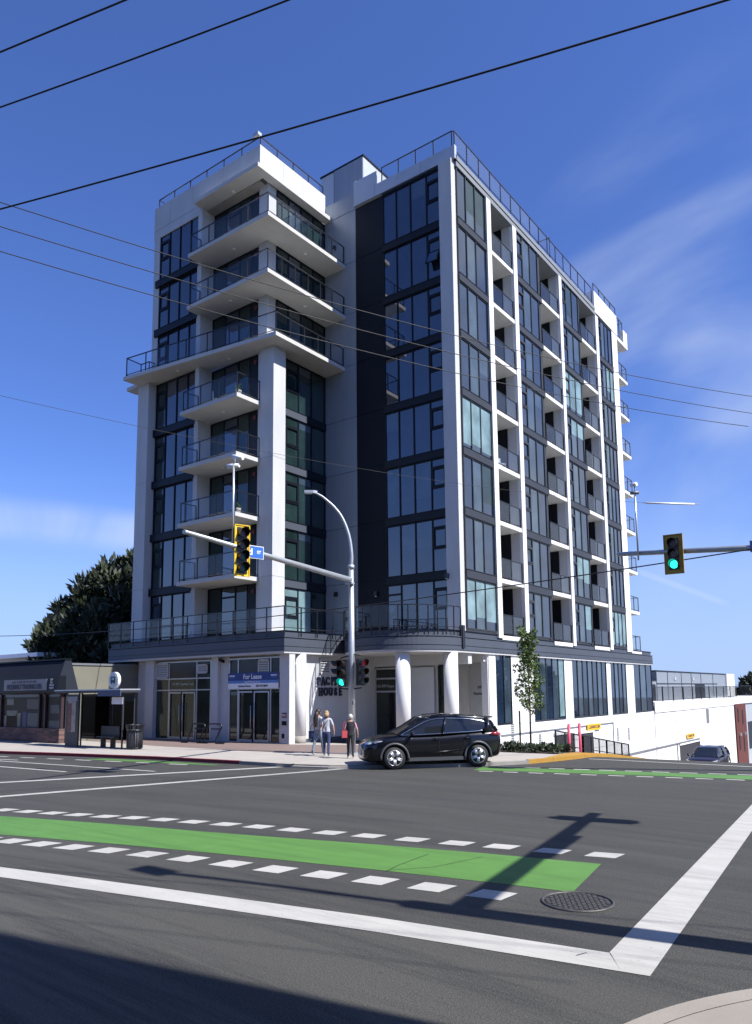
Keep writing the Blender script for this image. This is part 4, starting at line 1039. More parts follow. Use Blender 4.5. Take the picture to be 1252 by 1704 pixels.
for i, (x0, x1, z0, z1, m_) in enumerate(((-19.6, -18.5, 1.7, 2.2, 3), (-21.6, -20.9, 1.9, 2.2, 2), (-17.4, -16.6, 1.5, 1.9, 3))):
    spart(lambda b: b.box(x0, x1, -10.245, -10.235, z0, z1, goods[m_]), 'window_poster')
W2_ = empty('pale_building', 'small cream stucco building with a flat white roof behind the shop', 'building', (-45, 4, 0))
b = MB(); b.box(-11, 7.5, -4, 4, 0, 5.3, mat('cream_stucco', (.48, .45, .42), .85, var=.12, vscale=2)); b.build('wall', W2_)
b = MB(); b.box(-11.4, 8.2, -4.5, 4.5, 5.3, 5.6, white_p); b.build('roof', W2_)
b = MB(); b.box(-6, 1.2, -4.05, -4.0, 3.7, 5.1, 'glass_mid'); b.build('window', W2_)

# bus shelter
H_ = empty('bus_shelter', 'dark framed bus shelter with a poster case and bench on the left pavement', 'bus shelter', (-12.45, -11.0, .1)); H_.scale = (.80, .62, 1)
dk = mat('shelter_dark', (0.03, 0.03, 0.035), 0.5); smoke = seethrough('smoked_panel', (0.035, 0.035, 0.04), .02)
b = MB(); b.box(-3.1, 3.2, -.75, .8, 2.35, 2.45, dk); b.box(-3.1, 3.2, -.78, .8, 2.45, 2.50, alu); b.box(1.2, 3.25, -.80, -.74, 2.20, 2.44, mat('navy_panel', (.05, .07, .14), .5)); b.build('roof', H_)
for x, y in ((-1.95, -.6), (-.75, -.6), (-1.95, .55), (2.9, .6), (1.0, .6), (2.95, -.3)):
    b = MB(); b.box(x - .04, x + .04, y - .04, y + .04, 0, 2.36, dk); b.build('post', H_)
b = MB(); b.box(-1.95, -.75, -.66, -.54, .0, 2.3, dk); b.build('poster_case', H_)
b = MB(); b.box(-1.75, -.98, -.68, -.66, .65, 2.12, mat('poster_tan', (.30, .27, .23), .5, var=.4, vscale=4)); b.box(-1.75, -1.38, -.685, -.675, .66, 1.9, mat('poster_rust', (.18, .06, .05), .5, var=.7, vscale=9)); b.box(-1.85, -.85, -.69, -.66, 2.0, 2.2, goods[2]); b.build('poster', H_)
b = MB(); b.box(-1.9, 1.0, .56, .60, .35, 2.2, smoke); b.box(1.05, 2.9, .56, .60, .35, 2.2, smoke); b.box(2.93, 2.97, -.3, .55, .4, 2.2, smoke); b.build('side_panel', H_)
b = MB(); b.box(-1.9, 2.9, .58, .64, .3, .38, dk); b.box(-1.9, 2.9, .58, .64, 2.2, 2.3, dk); b.build('frame', H_)
b = MB(); b.box(2.0, 2.98, -.36, -.34, 1.86, 2.16, white_p); b.build('route_board', H_)
b = MB(); b.box(.2, 1.9, .0, .4, .42, .47, dk); b.box(.2, 1.9, .4, .45, .47, .9, dk); b.box(.6, .7, .05, .4, 0, .42, dk); b.box(1.5, 1.6, .05, .4, 0, .42, dk); b.build('bench', H_)
H_ = empty('bus_stop_sign', 'round white bus stop disc with a black bus symbol on the shelter roof', 'sign', (-10.45, -11.45, 2.55))
b = MB(); ring = []
b.tube([(0, 0, .42), (0, .14, .42)], .34, white_p, 32); b.box(-.05, .05, .02, .12, -.0, .12, white_p); b.build('disc', H_)
b = MB(); b.tube([(0, -.012, .42), (0, -.002, .42)], .27, mat('sign_mint', (.55, .68, .66), .5), 32); b.build('face', H_)
b = MB(); b.box(-.14, .14, -.03, -.012, .32, .42, ink); b.box(-.14, .14, -.03, -.012, .52, .56, ink); b.box(-.14, -.11, -.03, -.012, .4, .54, ink); b.box(.11, .14, -.03, -.012, .4, .54, ink); b.box(-.12, -.06, -.03, -.012, .27, .33, ink); b.box(.06, .12, -.03, -.012, .27, .33, ink); b.build('bus_symbol', H_)
# litter bin
o = empty('litter_bin', 'black slatted litter bin with flared rim at the right end of the bus shelter', 'bin', (-9.55, -10.95, .1))
b = MB(); b.cyl(0, 0, .02, .80, .27, mat('bin_liner', (.16, .16, .17), .6), seg=20); b.build('liner', o)
b = MB(); b.tube([(.36 * math.cos(t * math.pi / 12), .36 * math.sin(t * math.pi / 12), 1.0) for t in range(24)], .022, black_m, 6, closed=True)
b.tube([(.31 * math.cos(t * math.pi / 12), .31 * math.sin(t * math.pi / 12), .78) for t in range(24)], .03, black_m, 6, closed=True)
b.tube([(.30 * math.cos(t * math.pi / 12), .30 * math.sin(t * math.pi / 12), .06) for t in range(24)], .03, black_m, 6, closed=True)
b.build('hoop', o)
b = MB()
for i in range(22):
    t = 2 * math.pi * i / 22; c_, s_ = math.cos(t), math.sin(t)
    b.tube([(.31 * c_, .31 * s_, .04), (.31 * c_, .31 * s_, .78), (.37 * c_, .37 * s_, 1.0)], .020, black_m, 4)
b.build('slats', o)
# bicycle racks: bent loops
def rack(loc, lab):
    o = empty('bicycle_rack', lab, 'bicycle rack', loc, rad(4), group='bicycle racks before the shopfront'); b = MB()
    pts = smooth3([(-.55, 0, .02), (-.2, 0, .03), (-.12, 0, .12), (.18, 0, .80), (.30, 0, .88), (.85, 0, .88), (.98, 0, .80), (.95, 0, .68), (.62, 0, .12), (.72, 0, .03), (1.15, 0, .03)], 4)
    b.tube(pts, .035, black_m, 8); b.build('tube', o)
    b = MB(); b.tube([(.35, 0, .66), (.95, 0, .66)], .03, black_m, 8); b.build('crossbar', o)
def smooth3(pts, n=4):
    o = []; V_ = [Vector(p) for p in pts]
    for i in range(len(V_) - 1):
        p0, p1, p2, p3 = V_[max(i - 1, 0)], V_[i], V_[i + 1], V_[min(i + 2, len(V_) - 1)]
        for j in range(n):
            t = j / n; o.append(0.5 * ((2 * p1) + (-p0 + p2) * t + (2 * p0 - 5 * p1 + 4 * p2 - p3) * t * t + (-p0 + 3 * p1 - 3 * p2 + p3) * t ** 3))
    o.append(V_[-1]); return o
rack((-10.5, -7.35, .106), 'black bent tube bicycle rack, the left of the pair before the shopfront')
rack((-9.5, -7.25, .106), 'black bent tube bicycle rack, the right of the pair before the shopfront')

# ------------------------------------------------------------------ traffic poles and signals
yel = mat('signal_yellow', (0.78, 0.50, 0.01), 0.45); hous = mat('signal_black', (0.014, 0.014, 0.015), 0.4)
lens_off = {c: mat('lens_' + c, v, 0.25) for c, v in (('red', (.10, .012, .012)), ('amber', (.10, .05, .01)), ('green', (.01, .06, .05)))}
lens_g = mat('lens_lit_green', (.0, .6, .45), .4, emit=(0.02, 1.0, 0.72), estr=1.7); lens_r = mat('lens_lit_red', (.28, .02, .03), .4, emit=(1.0, .06, .08), estr=.05)
def signal(loc, rz, n, lit, lab, plate=None, deep=1.0, group=None, s=.36, tilt=0):
    o = empty('traffic_signal', lab, 'traffic light', loc, rz, group); pg = .08 if n == 4 else .12
    hgt = n * s; r = s * .37
    b = MB(); b.box(-s * .47, s * .47, -.0, .22, -hgt / 2, hgt / 2, hous); b.build('housing', o)
    if plate:
        b = MB(); g_ = pg; x0, z0 = s * .47, hgt / 2
        b.box(-x0 - g_, x0 + g_, .02, .05, -z0 - g_, z0 + g_, plate); b.build('backplate', o)
        b = MB()
        for a in ((-x0 - g_, -x0 - g_ + .025, -z0 - g_, z0 + g_), (x0 + g_ - .025, x0 + g_, -z0 - g_, z0 + g_), (-x0 - g_, x0 + g_, -z0 - g_, -z0 - g_ + .025), (-x0 - g_, x0 + g_, z0 + g_ - .025, z0 + g_)):
            b.box(a[0], a[1], -.0, .02, a[2], a[3], plate)
        b.build('plate_rim', o)
    names = ['red', 'amber', 'green', 'green'][:n]
    for i in range(n):
        z = hgt / 2 - s * (i + .5)
        m_ = lens_off[names[i]]
        if lit == i: m_ = lens_g if names[i] == 'green' else lens_r
        b = MB(); b.tube([(0, -.035, z), (0, -.0, z)], [r * .93, r], m_, 24); b.build('lens', o)
        b = MB(); nseg = 22; L0 = .27 * deep
        def ringpt(t, rr, y): return (rr * math.sin(t), y, z + rr * math.cos(t))
        a0 = rad(128)
        for j in range(nseg):
            t0 = -a0 + 2 * a0 * j / nseg; t1 = -a0 + 2 * a0 * (j + 1) / nseg
            l0 = L0 * (.35 + .65 * max(0, math.cos(t0 * .62))); l1 = L0 * (.35 + .65 * max(0, math.cos(t1 * .62)))
            b.face([ringpt(t0, r * 1.1, 0), ringpt(t1, r * 1.1, 0), ringpt(t1, r * 1.1, -l1), ringpt(t0, r * 1.1, -l0)], hous, True)
            b.face([ringpt(t0, r * 1.16, 0), ringpt(t1, r * 1.16, 0), ringpt(t1, r * 1.16, -l1), ringpt(t0, r * 1.16, -l0)], hous, True)
            b.face([ringpt(t0, r * 1.1, -l0), ringpt(t1, r * 1.1, -l1), ringpt(t1, r * 1.16, -l1), ringpt(t0, r * 1.16, -l0)], hous)
        b.build('visor', o)
    return o
# pole on the far corner
P1 = empty('signal_pole', 'tall galvanised pole with curved lamp arm and long mast arm before the tower', 'pole', (0.15, -8.55, .1))
b = MB(); b.tube([(0, 0, 0), (0, 0, 6.9)], [.135, .10], galv, 8); b.build('pole', P1)
b = MB(); b.box(-.2, .2, -.2, .2, -.02, .05, galv); b.build('base_plate', P1)
b = MB(); b.tube([(0, 0, 6.85), (0, 0, 7.0)], .125, galv, 12); b.build('collar', P1)
dirA = Vector((2.05, -9.3)).normalized()
lamp = smooth3([(0, 0, 6.95), (.02, 0, 7.4), (-.05, -.05, 8.1), (-.22, -.2, 8.75), (-.45, -.4, 9.2), (-.80, -.70, 9.62), (-1.02, -.90, 9.78)], 6)
b = MB(); b.tube(lamp, [.075 - .04 * i / (len(lamp) - 1) for i in range(len(lamp))], galv, 10); b.build('lamp_arm', P1)
b = MB(); b.prism([(-1.36, -1.10), (-1.26, -1.22), (-1.00, -1.0), (-.95, -.84), (-1.08, -.86)], 9.76, 9.86, alu); b.prism([(-1.30, -1.08), (-1.24, -1.16), (-1.08, -1.02), (-1.14, -.94)], 9.74, 9.76, white_p); b.build('lamp_head', P1)
e = dirA * 9.6
b = MB(); b.tube([(dirA.x * .1, dirA.y * .1, 6.42), (e.x, e.y, 6.42)], [.115, .065], galv, 6); b.build('mast_arm', P1)
b = MB(); b.box(-.16, .16, -.18, .0, 6.26, 6.32, galv); b.build('arm_bracket', P1)
b = MB(); b.tube([(0, -.0, 3.55), (-.12, -.1, 3.58), (-.42, -.16, 3.5)], .025, hous, 6); b.tube([(0, 0, 2.35), (-.42, -.16, 2.38)], .025, hous, 6)
b.tube([(0, 0, 3.6), (.1, .0, 3.63), (.42, .05, 3.58)], .025, hous, 6); b.tube([(0, 0, 2.35), (.42, .05, 2.4)], .025, hous, 6); b.build('signal_bracket', P1)
b = MB()
for i in range(14): 
    t = rnd.uniform(-1.6, .4); z = rnd.uniform(.5, 2.0); r_ = .133
    b.face([(r_ * math.cos(t), r_ * math.sin(t), z), (r_ * math.cos(t + .5), r_ * math.sin(t + .5), z), (r_ * math.cos(t + .5), r_ * math.sin(t + .5), z + .13), (r_ * math.cos(t), r_ * math.sin(t), z + .13)], goods[2 if i % 2 else 3])
b.build('stickers', P1)
signal((-.14, -8.76, 3.05), rad(14), 3, 2, 'black three lamp signal showing green on the left of the pole before the tower', s=.33)
signal((.62, -8.48, 3.08), rad(72), 3, 0, 'black three lamp signal showing red on the right of the pole before the tower', s=.33)
signal((-.48, -8.60, 3.1), rad(-70), 3, None, 'unlit signal seen from its side, left of the green one on the pole', s=.30)
A1 = Vector((0.15, -8.55)) + dirA * 7.2
signal((A1.x + .16, A1.y - .0, 6.42), rad(72), 4, None, 'yellow backed four lamp signal hanging on the mast arm before the balconies', plate=yel, s=.335)
o = empty('traffic_camera', 'slim white post with two small traffic cameras on the left mast arm', 'camera', (A1.x - .05, A1.y - .18, 6.42))
b = MB(); b.tube([(0, 0, 0), (0, 0, 2.55)], .03, alu, 8); b.build('post', o)
b = MB(); b.tube([(-.22, -.05, 2.5), (.12, .1, 2.52)], .07, white_p, 10); b.tube([(-.1, .05, 2.8), (.25, .12, 2.72)], .07, white_p, 10); b.tube([(0, 0, 2.5), (.05, .05, 2.78)], .03, alu, 8); b.build('camera', o)
blue_s = mat('street_sign_blue', (.03, .13, .50), .4)
S1 = Vector((0.15, -8.55)) + dirA * 6.75
o = empty('street_sign', 'blue street name sign ending in nd ST behind the yellow signal', 'sign', (S1.x + .09, S1.y, 6.47), rad(78))
b = MB(); b.box(-.42, .45, -.02, .01, -.17, .17, blue_s); b.build('board', o); b = MB(); b.box(-.44, .47, -.012, .016, -.19, .19, white_p); b.build('border', o)
text_mesh('Grafton nd', .30, white_p, 'lettering', (-.33, -.025, -.01), RF, o, .002, bold=.006) if 0 else text_mesh('Head nd', .30, white_p, 'lettering', (-.40, -.025, -.01), RF, o, .002, bold=.006) if 0 else text_mesh('nd', .27, white_p, 'lettering', (-.05, -.025, -.01), RF, o, .002, bold=.008)
text_mesh('ST', .13, white_p, 'lettering', (.30, -.025, .0), RF, o, .002, bold=.004)

# pole off to the right carrying the right-hand arm
P2 = empty('signal_pole', 'grey mast arm reaching in from the right with a green signal and blue sign', 'pole', (19.6, -5.4, 0))
b = MB(); b.tube([(0, 0, 0), (0, 0, 6.6)], [.14, .11], galv, 8); b.build('pole', P2)
d2 = Vector((10.45 - 19.6, -9.0 + 5.4)); 
b = MB(); b.tube([(0, 0, 6.15), (d2.x, d2.y, 6.22)], [.125, .065], galv, 8); b.build('mast_arm', P2)
def onarm(t): return Vector((10.45 + (19.6 - 10.45) * t, -9.0 + (-5.4 + 9.0) * t))
q = onarm(.16); signal((q.x, q.y - .14, 6.12), rad(4), 3, 2, 'yellow backed signal showing green on the right mast arm', plate=mat('signal_yellow_shaded', (.42, .24, .02), .5), s=.30)  # backplate yellow browned to put its shade into the colour
q = onarm(.062); o = empty('traffic_camera', 'slim galvanised post with a small camera above the right mast arm', 'camera', (q.x + .0, q.y - .1, 6.2))
b = MB(); b.tube([(0, 0, -.2), (0, 0, 1.8)], .025, alu, 8); b.build('post', o); b = MB(); b.tube([(-.12, -.05, 1.78), (.1, .05, 1.78)], .05, frame_g, 10); b.tube([(-.1, 0, 2.02), (.08, -.05, 2.02)], .06, white_p, 10); b.tube([(0, 0, 1.78), (0, 0, 2.0)], .02, alu, 8); b.build('camera', o)
q = onarm(.365); o = empty('street_sign', 'dark blue street name sign at the right edge on the mast arm', 'sign', (q.x + 1.0, q.y + .3, 6.22), rad(21))
b = MB(); b.box(-1.1, 1.1, -.02, .01, -.16, .16, mat('street_sign_navy', (.02, .05, .22), .4)); b.build('board', o)
text_mesh('Esquimalt', .28, white_p, 'lettering', (-.1, -.026, 0), RF, o, .002, bold=.004)

# near pole, out of frame to the right: its shadow falls across the junction
P3 = empty('signal_pole', 'near signal pole just outside the right of the frame, casting the long shadow', 'pole', (18.75, -22.05, .1))
b = MB(); b.tube([(0, 0, 0), (0, 0, 7)], [.20, .16], galv, 10); b.build('pole', P3)
b = MB(); b.tube([(0, 0, 6.3), (-1.15, 6.9, 6.3)], [.16, .10], galv, 8); b.build('mast_arm', P3)
b = MB(); b.tube(smooth3([(0, 0, 6.9), (-.1, 0, 8.4), (-.6, -.1, 9.4), (-1.2, -.25, 9.7)], 5), .06, galv, 8); b.box(-1.8, -1.2, -.42, -.1, 9.64, 9.76, alu); b.build('lamp_arm', P3)
signal((17.75, -15.9, 6.3), rad(-70), 4, None, 'four lamp signal at the tip of the near mast arm outside the frame', plate=yel, s=.34)
o = empty('street_sign', 'street name sign lower on the near mast arm outside the frame', 'sign', (18.0, -18.4, 6.15), rad(98)); b = MB(); b.box(-.9, .9, -.02, .01, -.2, .2, blue_s); b.build('board', o)

# small green sign at the left edge
o = empty('street_sign', 'small green and white sign at the left edge before the shop', 'sign', (-19.5, -12.3, 2.5), rad(15))
b = MB(); b.box(-.7, .42, -.02, .01, -.02, .22, mat('sign_green', (.02, .22, .09), .5)); b.box(-.7, .42, -.021, .009, -.14, -.02, white_p); b.build('board', o)
b = MB(); b.tube([(-.6, .04, -2.4), (-.6, .04, .3)], .03, galv, 8); b.build('post', o)

# ------------------------------------------------------------------ overhead wires
wire_m = mat('wire_black', (0.010, 0.010, 0.013), 0.6)
def wire(p, q, sag, r, lab, group=None, n=26):
    p = Vector(p); q = Vector(q); o = empty('overhead_wire', lab, 'wire', p, 0, group); b = MB()
    pts = [p.lerp(q, i / n) - Vector((0, 0, 4 * sag * (i / n) * (1 - i / n))) - p for i in range(n + 1)]
    b.tube(pts, r, wire_m, 6); b.build('cable', o); return o
def wireq(P_, Q_, e0, e1, c, r, lab):
    P_ = Vector(P_); Q_ = Vector(Q_); n = 40; pts = []
    for i in range(n + 1):
        t = -e0 + (1 + e0 + e1) * i / n; q = P_.lerp(Q_, i / n); pts.append(Vector((q.x, q.y, c[0] * t * t + c[1] * t + c[2])))
    o = empty('overhead_wire', lab, 'wire', pts[0]); b = MB(); b.tube([p - pts[0] for p in pts], r, wire_m, 6); b.build('cable', o); return o
wireq([-3.61, -30.21], [23.16, -22.86], 8, 7, [0.0, 0.0, 9.496], 0.0095, 'thick black wire crossing the top left corner')  # 28m
wireq([-4.81, -30.03], [25.06, -21.6], 3.6, 3.2, [0.059, -0.056, 9.499], 0.0095, 'thick black wire second from the top left')  # 31m
wireq([-8.92, -30.57], [30.61, -18.61], 1.9, 1.6, [0.156, -0.164, 9.002], 0.0115, 'thick black cable crossing the whole sky over the tower roof')  # 41m
wireq([-2.17, -38.55], [21.89, 9.8], 0.8, 0.9, [1.572, -1.596, 11.026], 0.010, 'thin wire before the tower, topmost of the three')  # 54m
wireq([-2.19, -38.74], [21.77, 10.4], 0.8, 0.9, [1.438, -1.449, 10.608], 0.010, 'thin wire before the tower, middle of the three')  # 55m
wireq([-2.21, -38.6], [13.65, -6.03], 0.8, 0.0, [1.51, -1.5, 10.193], 0.010, 'thin wire before the tower, lowest of the three, ending at a clamp')  # 36m
wireq([-2.01, -29.9], [9.67, -3.38], 0.4, 0.0, [1.57, -1.56, 8.993], 0.005, 'faint hair-thin guy wire before the tower ending in a pale insulator')  # 29m
wireq([-39.07, -7.14], [30.54, -8.78], 0.25, 0.4, [1.993, -1.976, 6.009], 0.018, 'black cable sagging past the podium terrace to the right sign')  # 70m
o = empty('wire_insulator', 'pale rod insulator at the end of the faint guy wire right of the tower', 'insulator', (9.67, -3.38, 9.0)); b = MB(); b.tube([(0, 0, 0), (1.34, 1.30, 0)], .035, white_p, 8); b.tube([(-.1, -.1, 0), (1.5, 1.45, 0)], .012, galv, 6); b.build('rod', o)


# ------------------------------------------------------------------ trees
def leaf_mat(name, c, c2):
    M = bpy.data.materials.new(name); M.use_nodes = True; t = M.node_tree; b = t.nodes['Principled BSDF']
    g = t.nodes.new('ShaderNodeNewGeometry'); P_ = g.outputs['Position']; r = g.outputs['Random Per Island']
    x = mix_rgb(t, r, c, c2); x = mix_rgb(t, noise(t, P_, .5, 3, .6, .35, .65), x, tuple(q * .6 for q in c))
    t.links.new(x, b.inputs['Base Color']); b.inputs['Roughness'].default_value = .65; b.inputs['Transmission Weight'].default_value = 0
    MATS[name] = M; return M
leaf_mat('cypress_leaf', (0.015, 0.025, 0.010), (0.060, 0.076, 0.030)); leaf_mat('maple_leaf', (0.09, 0.15, 0.025), (0.20, 0.28, 0.055)); leaf_mat('hedge_leaf', (0.03, 0.05, 0.02), (0.07, 0.10, 0.035))
bark = mat('bark', (.14, .11, .08), .9, var=.3, vscale=8, bump=.5)
def sprays(b, centres, m, n, size, rg, upw=.5):
    for c, rad_ in centres:
        c = Vector(c)
        for i in range(n):
            d = Vector((rg.gauss(0, 1), rg.gauss(0, 1), rg.gauss(0, 1))).normalized(); rr = rad_ * rg.uniform(.45, 1.0) ** .6
            p = c + d * rr
            ax = (d + Vector((0, 0, upw)) + Vector((rg.gauss(0, .35), rg.gauss(0, .35), rg.gauss(0, .35)))).normalized()
            sd_ = ax.cross(Vector((rg.gauss(0, 1), rg.gauss(0, 1), rg.gauss(0, 1)))).normalized(); s = size * rg.uniform(.6, 1.3)
            b.face([p - sd_ * s * .28, p + ax * s * .6 - sd_ * s * .22, p + ax * s * 1.25, p + ax * s * .55 + sd_ * s * .25, p + sd_ * s * .25], m)
def cypress(loc, R_, Hh, lab, seed, n=330, size=.42, nl=60):
    rg = random.Random(seed); o = empty('cypress_tree', lab, 'tree', loc)
    b = MB(); b.tube([(0, 0, 0), (.2, 0, Hh * .4), (0, .2, Hh * .85)], [R_ * .09, R_ * .06, .08], bark, 10)
    for i in range(9):
        t = i * 2.4; b.tube([(0, 0, Hh * (.1 + .07 * i)), (math.cos(t) * R_ * .7, math.sin(t) * R_ * .7, Hh * (.2 + .075 * i))], [.22, .05], bark, 6)
    b.build('trunk', o)
    b = MB(); cs = []
    for i in range(n):
        t = rg.uniform(0, 2 * math.pi); h = rg.uniform(.06, 1.0); prof = (1 - h ** 2.0) ** .55 * (1 if h > .12 else .85)
        rr = R_ * prof * rg.uniform(.55, 1.05); q = rg.uniform(.7, 1.35)
        cs.append(((rr * math.cos(t), rr * math.sin(t), h * Hh * .96), q))
    sprays(b, cs, 'cypress_leaf', nl, size, rg, .75)
    b.build('crown', o); return o
cypress((-35.8, 9.5, 0), 9.8, 14.7, 'large dark cypress tree rising behind the shop left of the tower', 5, 620, .46, 130)

# young street maple
o = empty('young_maple', 'slender young maple with bright leaves staked beside the planting bed', 'tree', (5.1, -4.0, gz(5.1, -4.0) + .1))
rg = random.Random(11); b = MB()
b.tube([(0, 0, 0), (.02, 0, 1.6), (-.02, .03, 3.2), (.02, 0, 4.3)], [.04, .03, .018, .006], bark, 8)
br = []
for i in range(26):
    h = 1.3 + i * .115; t = i * 2.39; l = .42 if h < 2.8 else .26
    e_ = (math.cos(t) * l, math.sin(t) * l, h + .42); b.tube([(0, 0, h), (math.cos(t) * l * .5, math.sin(t) * l * .5, h + .16), e_], [.011, .008, .004], bark, 5)
    br.append((e_, .14)); br.append(((math.cos(t) * l * .6, math.sin(t) * l * .6, h + .24), .14))
b.build('trunk', o); b = MB()
sprays(b, br, 'maple_leaf', 46, .095, rg, .1); sprays(b, [((0, 0, 4.2), .2), ((.03, 0, 3.9), .22), ((0, 0, 3.5), .24), ((0, .02, 3.2), .25)], 'maple_leaf', 90, .095, rg, .1)
b.build('crown', o)
o = empty('tree_stake', 'thin wooden stake beside the young maple', 'stake', (4.75, -4.15, gz(4.75, -4.15) + .1)); b = MB(); b.box(-.025, .025, -.025, .025, 0, 1.5, mat('stake_wood', (.10, .075, .05), .8)); b.build('post', o)
# planting bed
tag(inside([(3.6, -5.5), (6.6, -5.3), (6.75, -3.6), (6.7, 0), (3.6, 0)], .14, 0, 'planting_bed', 'bark', 'bark'), kind='structure') if 0 else None
b = MB(); b.prism([(3.7, -5.35), (6.7, -5.2), (6.75, -3.4), (3.7, -3.2)], lambda x, y: gz(x, y) + .05, lambda x, y: gz(x, y) + .14, mat('soil', (.06, .04, .03), .95, var=.4, vscale=12)); tag(b.build('planting_soil'), kind='structure')
b = MB(); cs = []
for i in range(60):
    x = rg.uniform(3.75, 6.65); y = rg.uniform(-5.2, -3.5); cs.append(((x, y, gz(x, y) + .22 + rg.uniform(-.05, .08)), rg.uniform(.10, .18)))
sprays(b, cs, 'hedge_leaf', 60, .085, rg, .4); tag(b.build('ground_cover'), 'low leafy ground cover in the bed at the foot of the white wall', 'plants', kind='stuff')

# distant trees beyond the side street
for i, (x, y, z, R_, Hh) in enumerate(((-9.5, 122, -7.0, 5, 10.6), (-13.0, 142, -7, 6, 11.8), (-24, 150, -6, 6, 9.2), (-4, 128, -7.5, 5, 10.6))):
    cypress((x, y, z), R_, Hh, ['dark far tree just right of the pavilion end wall', 'tallest far tree at the right edge beyond the podium', 'far tree mostly hidden by the roof pavilion', 'far tree at the very right edge beside the brick stair tower'][i], 20 + i, 120, .8)

# ------------------------------------------------------------------ neighbours outside the frame (they shade and are mirrored)
def simple_block(name, lab, x0, x1, y0, y1, h, m_, wz=()):
    o = empty(name, lab, 'building', ((x0 + x1) / 2, (y0 + y1) / 2, gz((x0 + x1) / 2, (y0 + y1) / 2))); hx, hy = (x1 - x0) / 2, (y1 - y0) / 2
    b = MB(); b.box(-hx, hx, -hy, hy, -6, h, m_); b.build('wall', o); b = MB(); b.box(-hx - .3, hx + .3, -hy - .3, hy + .3, h, h + .25, frame_g); b.build('roof', o)
    b = MB()
    for z in wz:
        n = int((2 * hy) // 3)
        for i in range(n): b.box(-hx - .04, -hx, -hy + 1 + 3 * i, -hy + 2.6 + 3 * i, z, z + 1.5, 'glass_dark')
        n = int((2 * hx) // 3)
        for i in range(n): b.box(-hx + 1 + 3 * i, -hx + 2.6 + 3 * i, hy, hy + .04, z, z + 1.5, 'glass_dark')
    if wz: b.build('windows', o)
    return o
simple_block('corner_block', 'tan block on the near corner outside the frame, shading the lower left road', 22.6, 40, -52, -24.10, 21, mat('tan_brick', (.24, .2, .17), .85, var=.15, vscale=1), (1.2, 4.4, 7.6, 10.8, 14, 17))
simple_block('low_shop_row', 'low dark shop row across the main street, behind the viewer', -45, 8, -56, -46, 6, mat('row_stucco', (.20, .19, .17), .85, var=.2, vscale=.6), (1.0,))
simple_block('grey_house', 'grey gabled house across the side street outside the frame', 28, 38, 38, 52, 9.0, mat('house_grey', (.16, .17, .19), .8), (1.2,))
simple_block('dark_house', 'dark house further down the side street outside the frame', 30, 40, 60, 78, 9.5, mat('house_dark', (.10, .10, .11), .8), (1.2,))
cypress((33, 56, -7), 5.5, 14, 'bushy tree between the two houses outside the frame', 31, 110, .8)
cypress((-14, -50, 0), 6, 12, 'bushy tree beside the shop row behind the viewer', 33, 110, .9)

for i, (x, y, z, r_, h_) in enumerate(((42, 50, -7, 6, 15), (36, 84, -9, 6, 15), (46, 95, -9, 8, 17), (27.5, 31, -5, 3.5, 9.5))):
    cypress((x, y, z), r_, h_, ['bushy tree behind the grey house outside the frame', 'bushy tree past the dark house outside the frame', 'largest tree at the far end of the side street outside the frame', 'small tree nearest the junction on the far side of the side street, outside the frame'][i], 40 + i, 110, .9)
# ------------------------------------------------------------------ cars
carpaint = mat('car_black', (0.003, 0.003, 0.005), 0.25, coat=.8, spec=.25); carplum = mat('car_plum', (0.012, 0.006, 0.010), 0.3, coat=.5, spec=.25)
cglass = mat('car_glass', (0.012, 0.014, 0.018), 0.03, ior=1.6); chrome = mat('chrome', (0.75, 0.76, 0.78), 0.12, metal=1.0)
clad = mat('grey_cladding', (0.06, 0.063, 0.07), 0.5); lampg = mat('headlamp_glass', (0.55, 0.57, 0.6), 0.08, metal=.3, coat=1.0)
tail = mat('tail_lamp', (0.30, 0.01, 0.02), 0.15, coat=1.0); wheelm = mat('wheel_silver', (0.62, 0.63, 0.66), 0.25, metal=.6); plate_m = mat('number_plate', (.45, .47, .52), .5)
def interp(tab, x):
    tab = sorted(tab)
    if x <= tab[0][0]: return tab[0][1]
    for (a, u), (c, v) in zip(tab, tab[1:]):
        if x <= c:
            t = (x - a) / (c - a); t = t * t * (3 - 2 * t) * .5 + t * .5; return u + (v - u) * t
    return tab[-1][1]
